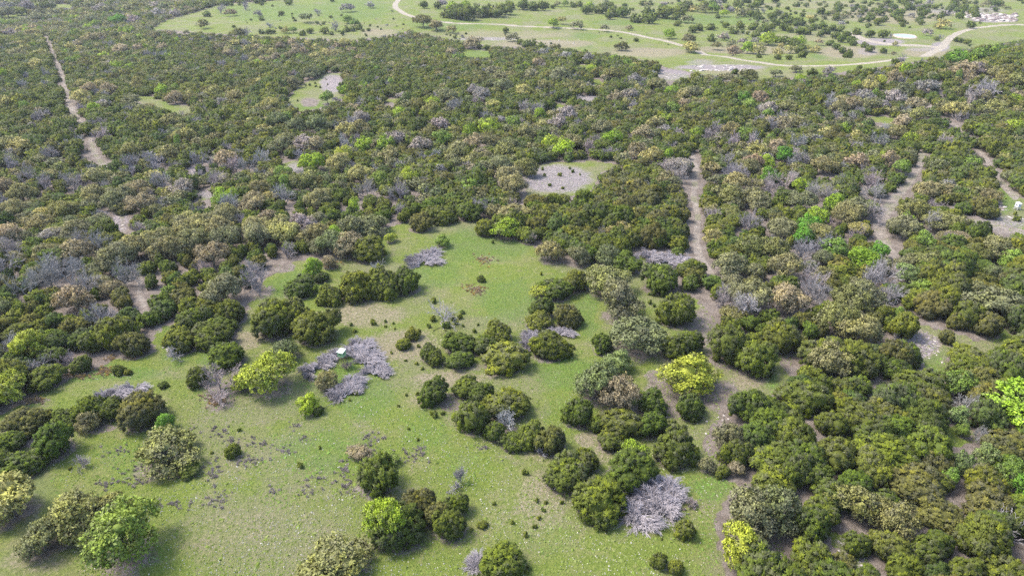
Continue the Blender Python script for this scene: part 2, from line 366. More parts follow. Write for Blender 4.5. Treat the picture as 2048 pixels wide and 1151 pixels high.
# ------------------------------------------------------------------ single trees: kind colour centre-x top bottom width (picture pixels, 2048 wide) | label
# kinds: J juniper, O oak, B bare tree, E broadleaf tree in spring leaf
NEAR = """
J br 298 784 860 92|broad brown-green juniper at the right end of the row below the long brush pile
J dk 233 790 842 52|round dark juniper between the brown-green juniper and the long row left of it
J dk 186 788 852 64|dark juniper directly under the left end of the long brush pile
J dk 138 812 856 60|dark juniper leaning into the row left of the small tan oak
J br 58 812 872 92|wide low brown-green juniper above the dirt gap at the lower left
J dk 118 836 921 86|tall dome juniper left of the small tan oak in the lower left
J dk 22 862 908 62|juniper half behind another at the frame edge, left of the dirt gap
J dk 10 885 952 64|tall juniper cut by the left frame edge above the yellow oak
J dk 57 905 960 84|dark round juniper just above the sparse yellow oak
O tan 180 820 868 50|small tan oak with a tight round crown in front of the juniper row
E bg 337 824 868 38|small bright green tree with a pointed top above the wide tan oak
O yt 345 858 958 138|wide tan oak with open crown standing alone in the weedy grass
J dk 386 926 955 46|dark juniper growing from the lower right foot of the wide tan oak
O sy 40 940 1052 122|sparse yellow-leaved oak at the frame's left edge
O gg 100 1000 1118 84|grey-green oak on the outer side of the three-tree oak clump
O yt 168 975 1085 118|yellow-tan oak in the middle of the three-tree oak clump
O yt 242 978 1056 88|smaller yellow-tan oak directly behind the bright green tree
E lg 270 1003 1152 142|large bright green tree nearest the camera, at the lower left
O yt 690 1103 1195 158|tan-gold oak whose crown is cut by the bottom frame edge
E yg 622 784 832 44|small ball-shaped yellow-green tree alone on the grass below the stilt cabin
J dk 637 800 832 24|small juniper tucked behind the ball-shaped yellow-green tree
J dk 467 880 918 34|lone small juniper in grey weeds right of the wide tan oak
J dk 872 748 816 68|round juniper at the left end of the long mid-meadow row
J ol 933 753 800 62|juniper second in the mid-meadow row, behind the litter gap
J dk 965 765 812 54|juniper third in the mid-meadow row
J dk 948 799 871 78|tall dome juniper in front of the litter gap
J ol 1015 777 845 98|widest juniper in the middle of the mid-meadow row
B wh 1018 812 870 50|whitish bare tree standing up out of the juniper row
J dk 990 835 886 46|juniper at the foot of the whitish bare tree
J dk 1025 864 906 58|low dark juniper in front of the whitish bare tree
J ol 1065 832 904 66|juniper just right of the whitish bare tree
J br 1103 846 915 70|brownish juniper ending the mid-meadow row beside a grey shrub
J dk 1155 786 858 66|round dark juniper under the grey-green oak, left of its clump
O gg 1192 708 815 94|large grey-green oak above the round dark juniper
O pt 1238 751 836 86|pinkish tan oak in the middle of a juniper clump
J dk 1298 774 836 62|juniper behind the clump, nearest the yellow tree on bare dirt
J ol 1235 818 882 96|wide juniper in front of the pinkish tan oak
J dk 1190 810 866 38|small juniper between the round dark one and the wide one
J dk 1300 799 879 64|juniper at the right shoulder of the pinkish oak's clump
J dk 1340 843 882 52|low juniper linking the clump to the dome juniper beyond it
J dk 1342 858 940 88|broad dome juniper right of the bright sapling
J dk 1217 862 906 62|juniper behind the bright sapling, top of its clump
E yg 1264 878 936 52|vivid yellow-green sapling rising between two junipers
J ol 1168 896 950 62|juniper on the upper left shoulder of the lower clump
J dk 1255 893 986 112|biggest juniper of the lower clump, next to the round brush pile
J dk 1130 911 990 98|juniper reaching furthest left in the lower clump
J ol 1200 958 1052 114|large round juniper touching the left side of the round brush pile
J ol 1366 1036 1080 46|small olive juniper just below the round brush pile
J ol 1316 1104 1140 38|low juniper bush with two stems near the bottom edge
J ol 1348 1110 1150 34|low juniper bush right beside the two-stemmed one
J dk 755 910 998 92|solitary dome juniper in the lower meadow with a tan shrub behind
O pt 720 886 925 52|tan shrubby oak behind the solitary dome juniper
O lg 783 902 936 42|pale yellow-green shrub touching the solitary dome juniper
J dk 806 1012 1106 108|juniper with a vivid green tree growing through its side
E yg 776 1000 1100 80|vivid green tree growing through the left juniper of the bottom clump
O yt 778 988 1012 34|small tan bush topping the bottom clump
J br 842 968 1042 66|brown-green juniper at the top of the bottom clump
J br 876 983 1062 64|greyish juniper in the core of the bottom clump
J dk 913 973 1042 54|juniper at the upper right of the bottom clump
J ol 905 1016 1088 74|juniper at the lower right of the bottom clump
J dk 1002 1086 1165 94|juniper cut by the bottom frame edge beside a small lavender brush heap
J ol 967 1040 1058 26|tiny juniper bush alone right of the bottom clump
E yl 1369 706 800 108|round yellow tree on reddish bare dirt
J dk 1378 783 844 62|dark juniper standing in front of the round yellow tree
J ol 722 530 607 72|left juniper of the long clump below the upper brush pile
J ol 770 520 602 78|middle juniper of the long clump below the upper brush pile
J dk 815 523 592 62|right juniper of the long clump below the upper brush pile
B wh 755 518 560 40|dead pale snag poking out of the long juniper clump
J ol 738 473 528 76|round juniper above the long clump
O gg 745 427 478 86|grey-green oak at the meadow's upper left corner
J br 840 425 466 52|round juniper at the meadow's top edge, set apart on its left
J ol 885 410 452 62|second juniper along the meadow's top edge
J dk 940 403 444 54|third juniper along the meadow's top edge
E yl 782 465 488 26|small yellow shrub tree near the upper brush pile
E lg 885 468 497 32|little pale green tree alone in the upper meadow
J dk 962 548 566 18|tiny dark juniper alone in the middle of the meadow
J ol 825 655 684 36|low juniper bush between the stilt cabin and the central clump
J ol 807 675 701 32|low juniper bush left below its twin
J ol 997 639 692 66|upright juniper topping the central clump
J dk 925 665 716 78|broad juniper at the back of the central clump
J dk 862 680 729 44|juniper at the left tip of the central clump
J dk 873 696 736 36|small juniper in front of the central clump's left tip
J dk 922 702 742 54|round juniper in the front middle of the central clump
J dk 970 668 713 58|juniper inside the central clump below its tallest one
J ol 1010 682 749 102|largest juniper of the central clump, at its right front
J ol 1097 663 725 78|round juniper in front of the arc-shaped brush pile
J dk 1084 584 642 56|juniper behind the arc brush pile with a yellow-green bush on top
J br 1137 598 660 58|brown juniper right behind the arc brush pile
J ol 1080 626 665 66|low juniper touching the arc brush pile
E yl 1087 574 602 48|yellow-green rounded bush between two junipers
J dk 1110 555 604 74|juniper behind the yellow-green rounded bush
J ol 1150 540 586 54|juniper left of the large yellow-tan oak
O yt 1212 528 600 100|large yellow-tan oak at the grass lane
O go 1235 560 652 100|large grey-olive oak below the yellow-tan one
J dk 1205 648 713 50|juniper between the grass lane and the broad grey-green oak
O gg 1272 633 723 117|broad grey-green oak right of the grass lane
J dk 1345 658 723 58|dark juniper right of the broad grey-green oak
E pg 1235 698 753 54|pale green feathery tree below the broad grey-green oak
E yg 1199 689 711 22|small yellow-green bush at the broad oak's foot
O tan 1103 478 531 64|tan oak at the meadow's upper right edge
O go 1155 476 537 50|slim olive oak beside the tan one
O gg 1215 490 541 60|grey-green oak in front of the dense juniper block
J dk 1240 513 552 78|low juniper above the yellow-tan oak
E yg 1012 435 483 62|bright yellow-green tree at the meadow's top right corner
O tan 1030 408 456 68|tan-gold oak behind the bright yellow-green tree
J ol 970 430 475 42|juniper left of the bright yellow-green tree
B lp 1060 458 491 28|small pinkish bare tree right of the bright yellow-green tree
J dk 1315 526 592 78|juniper by the lavender brush strip
J ol 1350 566 657 80|tall juniper left of the reddish dirt strip
B lp 1440 566 632 68|large pinkish grey bare tree
B lv 1480 590 642 52|greyer bare tree leaning right of the pinkish one
O yt 1463 608 648 62|straw-coloured low oak under the two bare trees
B wh 1460 530 570 28|thin dead white tree near the centre trail's end
J ol 1380 518 562 58|juniper at the foot of the centre trail
J dk 1450 640 738 104|large dark juniper right of the reddish dirt strip
J ol 1502 655 756 84|juniper in the middle of the three by the litter bend
J ol 1550 633 712 78|juniper at the grassy bend, right of three
J dk 1370 654 712 58|dark low juniper beside the reddish dirt strip
J ol 1640 676 752 94|dome juniper right of the grassy bend
J ol 1702 674 764 112|broad juniper by the stony clearing
J dk 1778 711 762 66|round juniper below the stony clearing
O lg 1903 721 802 68|feathery pale yellow-green tree right of a dome juniper
B lv 1788 662 684 22|small grey shrub on the stony clearing
J br 1889 657 690 36|lone small juniper on the grass of the stony clearing
O go 1965 566 652 126|huge grey spreading oak on the right
J br 1912 618 661 44|brown-green juniper left below the huge grey oak
J br 1965 618 677 62|brown-green juniper in front of the huge grey oak
E bg 1752 481 522 36|bright green tree at the lower end of the right trail
E yg 1748 514 533 24|yellow-green bush under the bright green tree
E pg 1812 526 574 50|pale green tree below the right trail
E lg 1843 566 602 64|light green pair-crowned tree left of the huge grey oak
E lg 1793 604 643 24|slim light green tree over the stony clearing
J dg 1812 608 640 22|small deep green juniper beside the slim green tree
O yt 1885 427 470 84|yellow-tan oak with flat layered crown right of the right trail
O pt 1912 460 495 56|peach-coloured oak below the flat-crowned one
O tan 1880 462 486 28|small tan oak near the peach-coloured one
J ol 1925 690 742 84|juniper on the near side of the stony clearing
J dk 1985 698 760 84|juniper second from the frame edge beyond the pale tree
J ol 2032 670 732 74|juniper at the frame edge right of the stony clearing
E yl 30 740 818 78|yellow-green tree at the left frame edge below the bare grey trees
B lv 32 664 724 74|pale lavender bare tree at the left frame edge
B lv 85 706 756 62|lavender bare tree second from the left frame edge
B lp 146 698 738 44|bare tree in front of the woodland's lower left edge
J ol 243 630 702 78|dome juniper at the woodland corner left of the near trail
J dk 195 650 708 56|juniper left of the corner dome juniper
J br 278 660 717 70|brown-green juniper with a green sapling behind, by the grass gap
E yg 281 644 668 20|little yellow-green sapling behind the brown-green juniper
J dk 170 701 749 46|dark juniper below the bare trees' right side
J dk 112 688 734 64|juniper between two lavender bare trees
J dk 100 728 780 84|wide dark juniper below the lavender bare trees
J dk 105 654 712 84|juniper above the two lavender bare trees
J ol 560 600 679 94|left juniper of the big pair above the stilt cabin
J ol 640 617 692 92|right juniper of the big pair above the stilt cabin
J ol 594 598 660 66|juniper filling the notch between the big pair
J dk 602 552 599 68|round juniper under the small lime green tree
E yg 630 513 561 36|lime green tree at the woodland corner
J dk 644 542 567 34|small juniper right under the lime green tree
O pt 660 507 541 34|pinkish tan shrub oak right of the lime green tree
J ol 663 567 614 56|round juniper left of the long clump
O gg 575 674 732 70|grey-green oak behind the round yellow-green tree
E yl 548 706 798 102|large round yellow-green tree left of the stilt cabin
E yl 490 748 788 44|yellow low tree leaning on the round yellow-green tree
B lp 447 718 800 92|pinkish bare tree wrapped by junipers
B lp 447 786 822 72|low bare tree with fallen limbs below the pinkish bare tree
J dk 460 685 740 76|juniper behind the pinkish bare tree
J dk 400 714 776 48|juniper left of the pinkish bare tree
O tan 657 735 784 44|tan bushy oak between the brush piles under the stilt cabin
J ol 370 655 710 72|juniper on the right bank of the near trail
J dk 430 642 702 82|juniper at the woodland's lower tip
J ol 470 598 652 64|juniper at the woodland's right edge above the lower tip
J dk 395 612 668 70|juniper above the woodland's lower tip
J dk 240 726 751 30|small juniper bush among orange-brown weeds
J ol 259 733 750 16|tiny juniper bush beside the one in orange-brown weeds
J dk 328 760 778 26|small spreading bush right of the long brush pile
J dk 1490 775 852 80|upper left juniper of the dense lower right woods
J dk 1530 810 882 84|juniper second into the dense lower right woods
O go 1452 833 905 62|pale grey-green oak on the edge of the lower right woods
J ol 1577 824 906 84|juniper behind the pale edge oak, deeper in the woods
J ol 1597 752 832 104|large juniper below the grassy bend
J ol 1655 814 882 70|juniper left of the reddish hollow
J ol 1702 792 872 104|juniper under the reddish hollow
J ol 1766 800 872 88|juniper right of the reddish hollow's near rim
J dk 1836 788 882 94|dome juniper before the shaded grass patch
J ol 1826 733 803 98|dome juniper left of the feathery pale tree
J ol 1540 884 962 104|juniper above the tan sapling corner
J dk 1602 884 956 76|juniper near the woods' edge, behind the grey oak's back
J ol 1660 868 946 98|juniper in the middle of the lower right woods
J ol 1752 868 952 112|wide juniper with a bare top in the lower right woods
J br 1866 886 956 64|brown juniper by the shaded grass patch
J ol 1542 928 1002 98|juniper straight behind the large grey-tan oak
J dk 1626 918 976 68|juniper between the grey-tan and yellow-tan oaks' backs
J ol 1736 902 976 78|juniper behind the yellow-tan oak
J br 1812 936 1012 118|wide brown-green juniper right behind the yellow-tan oak
J dk 1657 954 1022 78|juniper wedged between the grey-tan and yellow-tan oaks
O go 1490 962 1090 112|large grey-tan oak at the lower right woods' edge
O gg 1552 966 1085 108|grey-green oak joined to the large grey-tan oak
J dk 1614 1008 1092 84|dark juniper between the two big oaks' front sides
O yt 1708 966 1065 108|large yellow-tan oak in the lower right woods
O yt 1775 996 1085 92|second yellow-tan oak leaning right of the large one
J dk 1780 972 1022 38|narrow juniper poking up behind the yellow-tan oaks
E yl 1473 1046 1148 82|bright yellow tree at the bottom right of the meadow
O go 1515 1070 1110 34|pale thin oak at the bright yellow tree's right side
J dk 1536 1114 1144 30|small juniper on red litter right of the bright yellow tree
J ol 1606 1082 1168 94|juniper at the bottom edge left of the stony strip
J br 1672 1094 1164 64|juniper at the bottom edge on the stony strip
J dk 1726 1124 1178 54|juniper cut by the bottom edge right of the stony strip
J dk 1705 1052 1118 58|juniper in front of the large yellow-tan oak
J ol 1766 1056 1134 82|juniper in front of the second yellow-tan oak
J dk 1842 1058 1142 84|juniper low right of the two yellow-tan oaks
J ol 1950 1028 1128 104|big juniper near the fallen grey limbs
J br 1866 988 1064 104|wide brown juniper right of the two yellow-tan oaks
J br 1964 968 1048 104|juniper under the row of green saplings
J ol 1916 1108 1184 84|juniper cut by the bottom edge, second from the corner
J ol 1995 1108 1195 100|juniper filling the bottom right corner
J dk 1800 1105 1175 76|juniper cut by the bottom edge below the wide brown one
E lg 1893 913 976 34|first slim green sapling of the row on the right
E pg 1912 880 952 40|pale green sapling behind the first slim one
E pg 1960 880 938 42|pale green sapling in the middle of the row
E lg 2010 903 988 58|tall bright green sapling near the frame edge
E bg 2042 928 1015 52|bright green tree cut by the right frame edge
E yg 1972 1009 1042 28|lime bush low between two brown junipers
E lg 1920 842 878 26|light green bush below a similar taller one
E pg 1908 806 852 40|light green tree left of the big spring-green oak
E yg 2002 764 862 140|big spring-green oak cut by the right frame edge
B lv 1955 926 958 48|lavender bare crown among the green saplings
B lv 1866 868 900 56|bare pale top behind a brown juniper
B lv 1947 846 886 38|grey bare shrub under the big spring-green oak
J br 1965 761 832 80|grey-olive juniper behind the big spring-green oak
J br 2015 856 912 84|grey-olive juniper below the big spring-green oak
O pt 1470 904 956 38|peach-tan sapling at the corner of the woods
O go 1412 902 950 38|olive-grey bush left of the peach-tan sapling
J dk 1442 928 958 32|small juniper under the peach-tan sapling
"""

# trees seen from above inside the woods or far off: kind colour centre-x top width
FAR_OPEN = """
O br 478 57 30;O br 408 39 28;J dk 415 22 14;B lv 442 10 24;O pt 462 18 22;B lv 492 4 24;O lv 516 21 18;J dk 563 22 12;B lv 635 19 14;O gg 613 28 26;J dk 524 33 10
B lv 493 57 28;J dk 524 58 12;J dk 537 58 12;J dk 547 59 10;O sy 572 53 20;E lg 587 54 14;J dk 605 60 14;J dk 620 56 14;B lv 672 43 28;J dk 650 55 16;J dk 663 62 10;J dk 685 62 9;J dk 693 54 12;J dk 705 53 12
E lg 696 31 18;E lg 710 38 16;J dk 718 48 14;O lv 695 7 26;O lv 742 3 20;J dk 586 33 6;J dk 590 37 7;J dk 635 42 8;J dk 647 43 8;J dk 545 9 5;J dk 662 31 7;J dk 683 28 5;J dk 562 52 8;J dk 726 58 7;J dk 737 56 8
B lv 540 46 14;J dk 740 48 6;J dk 468 50 7;J dk 733 68 6
O br 847 31 36;O tan 873 41 30;O tan 904 51 24;O pt 945 74 34;O go 1025 67 24;J dk 1012 54 14;J dk 1038 78 14;E yg 1106 37 22;O sy 1123 34 22;O go 1155 42 26;O go 1208 50 20;O pt 1259 50 16;E yg 1338 58 22
O br 1110 88 24;J dk 1052 80 18;J dk 1064 78 18;J dk 1082 84 20;J dk 1272 75 10;O br 1243 84 26;O go 1376 68 32;O sy 1382 84 32;O tan 1431 84 24;J dk 1422 68 18;O lp 1449 65 24;J dk 1467 53 18;J dk 1485 60 9;J dk 1494 62 9
J dk 1451 44 14;J dk 1480 44 18;J dk 1506 45 18;J dk 1398 47 18;J dk 1386 51 18;J dk 1420 46 17;J dk 1355 41 14;O go 1373 30 24;J dk 1530 47 20;J dk 1541 47 18;J dk 1510 61 18;E yg 1536 64 30;O lv 1512 75 20
O go 1462 78 24;O lp 1482 77 20;O pt 1466 92 30;E yg 1494 84 26;E sy 1516 86 26;J dk 1550 72 16;J dk 1566 72 20;J dk 1582 76 20;E yg 1598 71 22;J dk 1600 88 22;J dk 1604 100 20;O sy 1562 86 16;O sy 1554 97 24;O sy 1580 91 24
O sy 1611 90 20;O sy 1630 91 22;O pt 1637 79 18;J dk 1590 80 18;J dk 1555 108 14;J dk 1578 110 12;J dk 1517 106 12;O go 1591 130 22;O go 1550 139 22;J dk 1624 136 18;O lv 1657 133 24;J dk 1717 130 12
O br 1494 139 34;J dk 1478 153 22;J dk 1469 137 14;O go 1450 147 30;J dk 1367 155 16;J dk 1540 25 14;J dk 1500 6 16;J dk 1515 2 16;J dk 1472 2 14;J dk 1553 19 16;J dk 1544 27 18;J dk 1552 36 18
J dk 1567 28 16;J dk 1577 33 18;J dk 1590 35 18;J dk 1568 47 18;J dk 1580 54 14;J dk 1598 54 18;J dk 1612 54 18;J dk 1626 47 16;O sy 1620 31 18;J dk 1600 36 18;J dk 1643 44 18;J dk 1652 54 18;J dk 1640 61 16;J dk 1663 49 16;J dk 1680 52 14
J dk 1670 63 18;J dk 1681 70 18;J dk 1690 62 18;J dk 1659 80 14;J dk 1671 86 16;J dk 1683 94 16;J dk 1694 103 16;J dk 1699 98 12;J dk 1688 22 14;J dk 1640 15 16;J dk 1675 3 16;J dk 1675 10 14;J dk 1605 25 10;B lv 1528 18 14
O tan 1666 20 12;J dk 1656 22 12;J dk 1670 30 14;J dk 1727 13 14;J dk 1757 16 18;J dk 1740 25 13;J dk 1721 35 12;J dk 1738 33 14;J dk 1754 36 18;J dk 1766 32 14;J dk 1713 55 18;J dk 1738 60 18;J dk 1764 60 20;O lp 1852 58 20
J dk 1787 21 16;J dk 1800 17 18;J dk 1798 28 16;J dk 1801 34 15;J dk 1803 44 12;J dk 1842 22 16;J dk 1836 33 14;J dk 1839 39 14;J dk 1840 14 14;J dk 1876 28 16;J dk 1885 22 12;O sy 1885 39 28;J dk 1940 42 18;J dk 1917 25 16;J dk 1921 16 16
J dk 1951 23 16;J dk 1897 12 14;J dk 1870 9 12;J dk 1814 9 14;J dk 1780 18 10;J dk 1728 84 14;J dk 1738 91 16;J dk 1766 96 13;O sy 1789 82 14;B lv 1782 67 12;J dk 1872 73 10;B lv 1881 69 12;J dk 1912 74 12;J dk 1922 76 12;J dk 1934 78 13
J dk 1700 72 18;J dk 1705 80 14;B lv 1801 110 26;O pt 1786 103 10;J dk 1791 117 16;E sy 1799 125 22;J dk 1938 88 6;J dk 1960 43 6;J dk 1768 80 5
J dk 897 11 30;J dk 915 10 34;J dk 935 12 34;J dk 960 8 32;J dk 975 9 30;J dk 995 8 32;J dk 1012 5 30;J dk 848 2 18;J dk 875 3 18;O lv 885 0 22;E yg 905 4 24;E yg 930 3 22;O go 958 24 18;J dk 1020 2 20;J dk 1045 1 22;J dk 1065 3 22;J dk 1085 2 24;O go 1115 3 16;E lg 1130 1 14
J dk 1158 2 14;E yg 1178 4 16;J dk 1172 12 20;J dk 1192 12 18;J dk 1205 8 24;J dk 1225 12 26;J dk 1245 14 26;J dk 1220 24 18;J dk 1272 27 22;J dk 1300 28 24;O go 1316 22 18;J dk 1298 14 30;J dk 1330 12 30;J dk 1355 12 28;O sy 1385 11 18;O tan 1405 8 26
E lg 1425 6 22;O pt 1440 12 20;E yg 1448 20 16;O lv 1462 14 18;O tan 1480 16 26;J dk 1500 21 16;J dk 1515 24 18;J dk 1350 25 18;O go 1360 10 22;J dk 1375 2 24;E lg 1360 6 16
"""
FAR_WOOD = """
O go 18 15 34;O lv 15 3 30;J dk 45 14 26;O lv 60 3 34;O go 80 14 30;J dk 85 4 26;J dk 105 3 26;J dk 155 2 26;O lv 100 3 20;O go 78 25 34;O go 108 17 26;O yt 118 17 22;O go 180 2 30;O lv 205 8 34;O go 215 12 30;O yt 270 2 26;O tan 255 10 26;O lv 318 16 30
O lp 350 18 26;O go 330 6 26;O lp 315 4 26;J dk 300 26 26;E bg 240 29 26;E bg 225 34 18;O lp 268 30 28;E lg 275 25 20;O go 190 28 34;O tan 150 22 24;O tan 175 24 24;O yt 120 42 26;O go 145 48 26;O tan 105 45 24;E lg 193 40 20;O tan 215 42 20
E yg 260 52 22;E yg 245 54 18;O lp 20 57 30;O sy 46 52 24;O tan 62 59 24;O sy 72 57 20;O sy 95 57 20;O pt 70 50 12;O sy 127 54 20;E lg 20 40 20;E lg 8 40 14;O tan 182 66 34;O pt 200 64 28;O tan 212 62 20;O pt 160 80 22;O sy 145 84 26;O sy 163 92 26
O tan 200 86 26;O pt 243 89 34;O pt 280 87 18;O sy 295 79 24;O sy 255 69 14;O pt 250 64 22;O tan 310 63 24;O pt 326 86 14;O tan 40 96 36;O sy 54 90 16;O sy 86 98 30;O sy 74 118 32;E yg 235 122 16;E yg 8 136 22;B lv 95 136 26;B lv 50 158 22
O sy 172 158 16;O sy 207 159 24;O pt 182 165 22;O pt 220 165 34;O sy 165 180 44;E yg 327 168 28;O yt 276 154 20;B lv 318 104 26;B lv 330 102 22;B lv 297 100 14;O sy 10 192 24;O pt 352 182 20;O go 265 188 24
O pt 455 71 14;O sy 474 79 14;O pt 443 84 30;O sy 461 91 10;O pt 458 98 26;B lv 493 79 16;O sy 508 75 14;E yg 533 79 18;O pt 515 88 26;O sy 497 90 16;O sy 527 94 16;O sy 545 97 12;O pt 560 85 14;O pt 583 78 12;O tan 515 102 14;O pt 553 105 16
O pt 590 96 14;O tan 577 105 24;O pt 592 87 16;O pt 610 93 14;O sy 617 79 16;O sy 634 87 12;O sy 652 98 18;O pt 663 96 16;O sy 670 99 12;O pt 673 84 18;O sy 692 77 32;O sy 632 105 10;O yt 667 119 18;O pt 705 94 16;O pt 720 110 18;B lv 447 120 24
B lv 490 110 22;O tan 510 114 32;O pt 530 112 24;O go 620 133 42;O go 590 153 24;O tan 473 180 28;O sy 430 172 16;O sy 545 195 24;E lg 655 182 24;O lv 860 98 0;O pt 903 96 24;O go 985 132 26;O go 1000 143 26;O go 1058 137 28;O go 1120 135 52
O go 1005 158 44;O sy 1047 169 38;O go 898 178 26;O lv 950 168 26;O lv 965 175 20;O tan 1090 160 24;O yt 1225 136 40;O go 1320 158 28;O tan 1307 157 20;O lv 1085 98 24;O lv 1130 104 24;O lv 1176 106 24;J dk 990 98 20;J dk 1000 107 20;O pt 1077 116 14
O lv 1268 146 18;O lp 1258 178 26;O pt 1230 180 14;E lg 1342 204 18;O sy 862 200 24;B lv 915 197 34;B lv 700 230 60;O lv 725 222 34;O lp 882 234 22;O sy 694 245 18;E yg 728 273 34;E yg 773 268 20;O lp 790 262 34;O lp 842 272 34;E lg 886 260 40
E yg 940 245 18;E yg 978 235 42;E lg 1028 230 14;E yg 1080 215 16;O lp 1135 212 36;O lp 1115 228 40;O tan 1053 248 18;O pt 950 265 26;O tan 975 266 34;O tan 910 290 50;O yt 1010 285 40;O tan 780 290 22;E yg 1103 268 18;E yg 1128 277 46;O tan 1145 268 22
B lp 1176 275 26;O pt 1268 284 32;O sy 1303 292 26;B lp 1340 312 52;E yg 1225 260 18;O pt 1285 250 30;O go 1205 240 30;O tan 1310 232 20;E yl 818 334 40;B lv 735 355 46;B lv 800 360 40;O sy 722 330 42;O yt 1051 315 22;O tan 1018 330 60;O tan 1025 350 36
O go 1000 310 26;B lv 690 268 24;O tan 720 240 30;O go 560 208 0;O gg 595 235 46;O gg 560 225 36;O gg 640 230 60;O go 565 273 42;O lp 608 270 26;O tan 575 266 24;O pt 632 272 18;O tan 345 228 44;O sy 375 255 30;O yt 268 284 36;B lv 270 305 28;B lv 315 303 28
O tan 340 290 30;O sy 42 276 52;O tan 25 272 30;B lp 210 252 24;O pt 455 298 26;B lp 473 309 36;B lv 495 312 30;E yg 635 305 22;E yg 617 308 20;E yl 690 290 26;O sy 680 305 24;O pt 12 355 30;O tan 50 365 46;O tan 200 335 50;O tan 195 370 50;O lp 370 355 40
O go 245 370 40;E yg 448 375 34;B lv 470 385 36;O tan 520 360 24;O pt 285 360 20;B lv 570 370 30;O pt 510 384 30;E lg 572 348 24;O yt 610 345 26;O tan 640 375 50;E lg 618 228 0
O tan 30 400 60;O yt 135 400 36;O pt 28 443 50;O go 230 380 44;O pt 285 386 20;O go 160 436 30;B lv 200 465 30;O pt 160 475 34;B lv 120 505 44;B lv 145 515 34;B lv 105 520 30;O go 225 490 50;O go 250 480 40;O tan 275 466 46;O tan 310 458 44;O tan 340 452 44
O tan 375 436 46;O tan 400 428 40;O tan 455 405 36;O go 440 420 30;O tan 340 470 50;O tan 390 455 34;E bg 292 460 18;O pt 428 482 46;O go 520 445 46;O tan 520 430 30;O go 460 450 34;O tan 445 430 26;O sy 575 442 26;O tan 560 428 20;O tan 635 445 52;O lp 600 425 40
O go 450 548 50;B lv 170 540 20;O pt 160 565 20;B lv 220 603 24;E yl 68 654 16;B lv 520 530 26;O gg 670 460 40;O go 710 430 40;O pt 700 460 34
E bg 1488 182 22;E lg 1497 196 16;O pt 1518 182 22;O go 1385 172 40;O tan 1365 177 22;B lv 1545 235 30;B lv 1560 225 34;O lp 1535 203 30;O pt 1560 232 18;O tan 1575 201 18;O tan 1585 230 26;B lv 1655 195 30;O tan 1680 190 20;O tan 1675 200 22;O pt 1700 195 14;O go 1740 195 30
O lv 1730 180 30;O go 1800 165 40;O lp 1785 180 30;O lv 1850 160 44;B lv 1960 160 60;B lv 1940 175 50;O tan 1965 180 44;O sy 1985 200 36;O sy 1900 203 24;O tan 1920 205 24;O pt 1830 195 30;O sy 1835 213 30;O pt 1800 229 18;O lp 1945 125 44;O pt 1925 123 50;O tan 1965 122 30
O sy 2000 143 20;O sy 2030 147 14;O tan 1990 133 24;E bg 1910 100 40;E lg 1955 95 40;E lg 1985 87 34;E yg 1930 108 30;E yg 1810 125 26;O tan 1745 150 20;O pt 1785 140 14;O sy 1735 160 16;E yl 1755 150 16
B lp 1432 242 26;B lp 1420 255 20;O tan 1460 245 30;B lv 1505 262 22;B lp 1465 265 26;B lp 1505 268 20;O sy 1510 283 28;O pt 1552 278 22;B lv 1590 268 40;B lp 1580 292 26;B lv 1605 300 34;E bg 1568 292 10;O pt 1505 308 30;O tan 1490 318 26;E yg 1528 307 14
B lv 1455 302 22;B lv 1455 322 30;B lv 1480 330 16;O lp 1358 315 26;B lp 1357 328 24;O go 1405 285 40;O yt 1418 327 30;O tan 1472 343 26;E bg 1537 333 12;B lp 1535 348 22;B lp 1570 342 26;O tan 1645 312 30;O pt 1710 305 26;O pt 1775 302 26;B lv 1750 265 30;O tan 1795 250 46
B lp 1660 368 28;B lv 1622 360 26;B lp 1735 340 34;B lv 1745 362 34;O yt 1415 365 66;O yt 1460 370 34;O go 1500 372 50;O go 1510 380 44;O go 1600 380 34;E yg 1668 385 20;O go 1710 395 40;O tan 1690 410 34;O tan 1695 400 44;E yg 1628 412 26;E bg 1605 446 34;E bg 1610 428 16
O tan 1630 444 30;B lv 1600 473 30;B lv 1635 463 22;E lg 1665 472 30;O yt 1505 470 22;O yt 1540 472 24;O tan 1565 505 36;O go 1455 500 34;O pt 1720 430 34;B lv 1735 400 24;O go 1560 432 44;B lv 1490 420 20;O yt 1825 398 26;O sy 1808 408 20;B lv 1858 418 24;O tan 1990 470 34
B lp 1620 530 50;B lv 1615 550 32;B lv 1738 525 46;B lv 1760 560 50;B lv 1765 515 26;O yt 1698 570 42;O pt 1573 568 22;O go 1500 560 30;B wh 1495 578 20;O yt 1667 602 54;O tan 1712 625 52;O tan 1655 682 28;O go 1720 560 40;E yg 1722 493 20;O tan 1820 372 56
O go 1800 430 40;O tan 1850 360 30;B lv 2030 350 40;O tan 1420 445 28;O go 1420 420 50;E lg 1360 420 0
B lv 60 330 34;B lv 95 345 26;B lv 30 310 30;B lv 150 345 40;B lv 15 500 44;B lv 60 540 50;B lp 35 470 40;B lv 180 455 34;B lv 250 520 30;B lv 75 220 24;B lv 110 290 30;B lv 330 340 34;B lv 400 300 30;B lv 520 300 24;B lp 430 340 28;B lv 1080 205 34;B lv 1045 200 26
"""
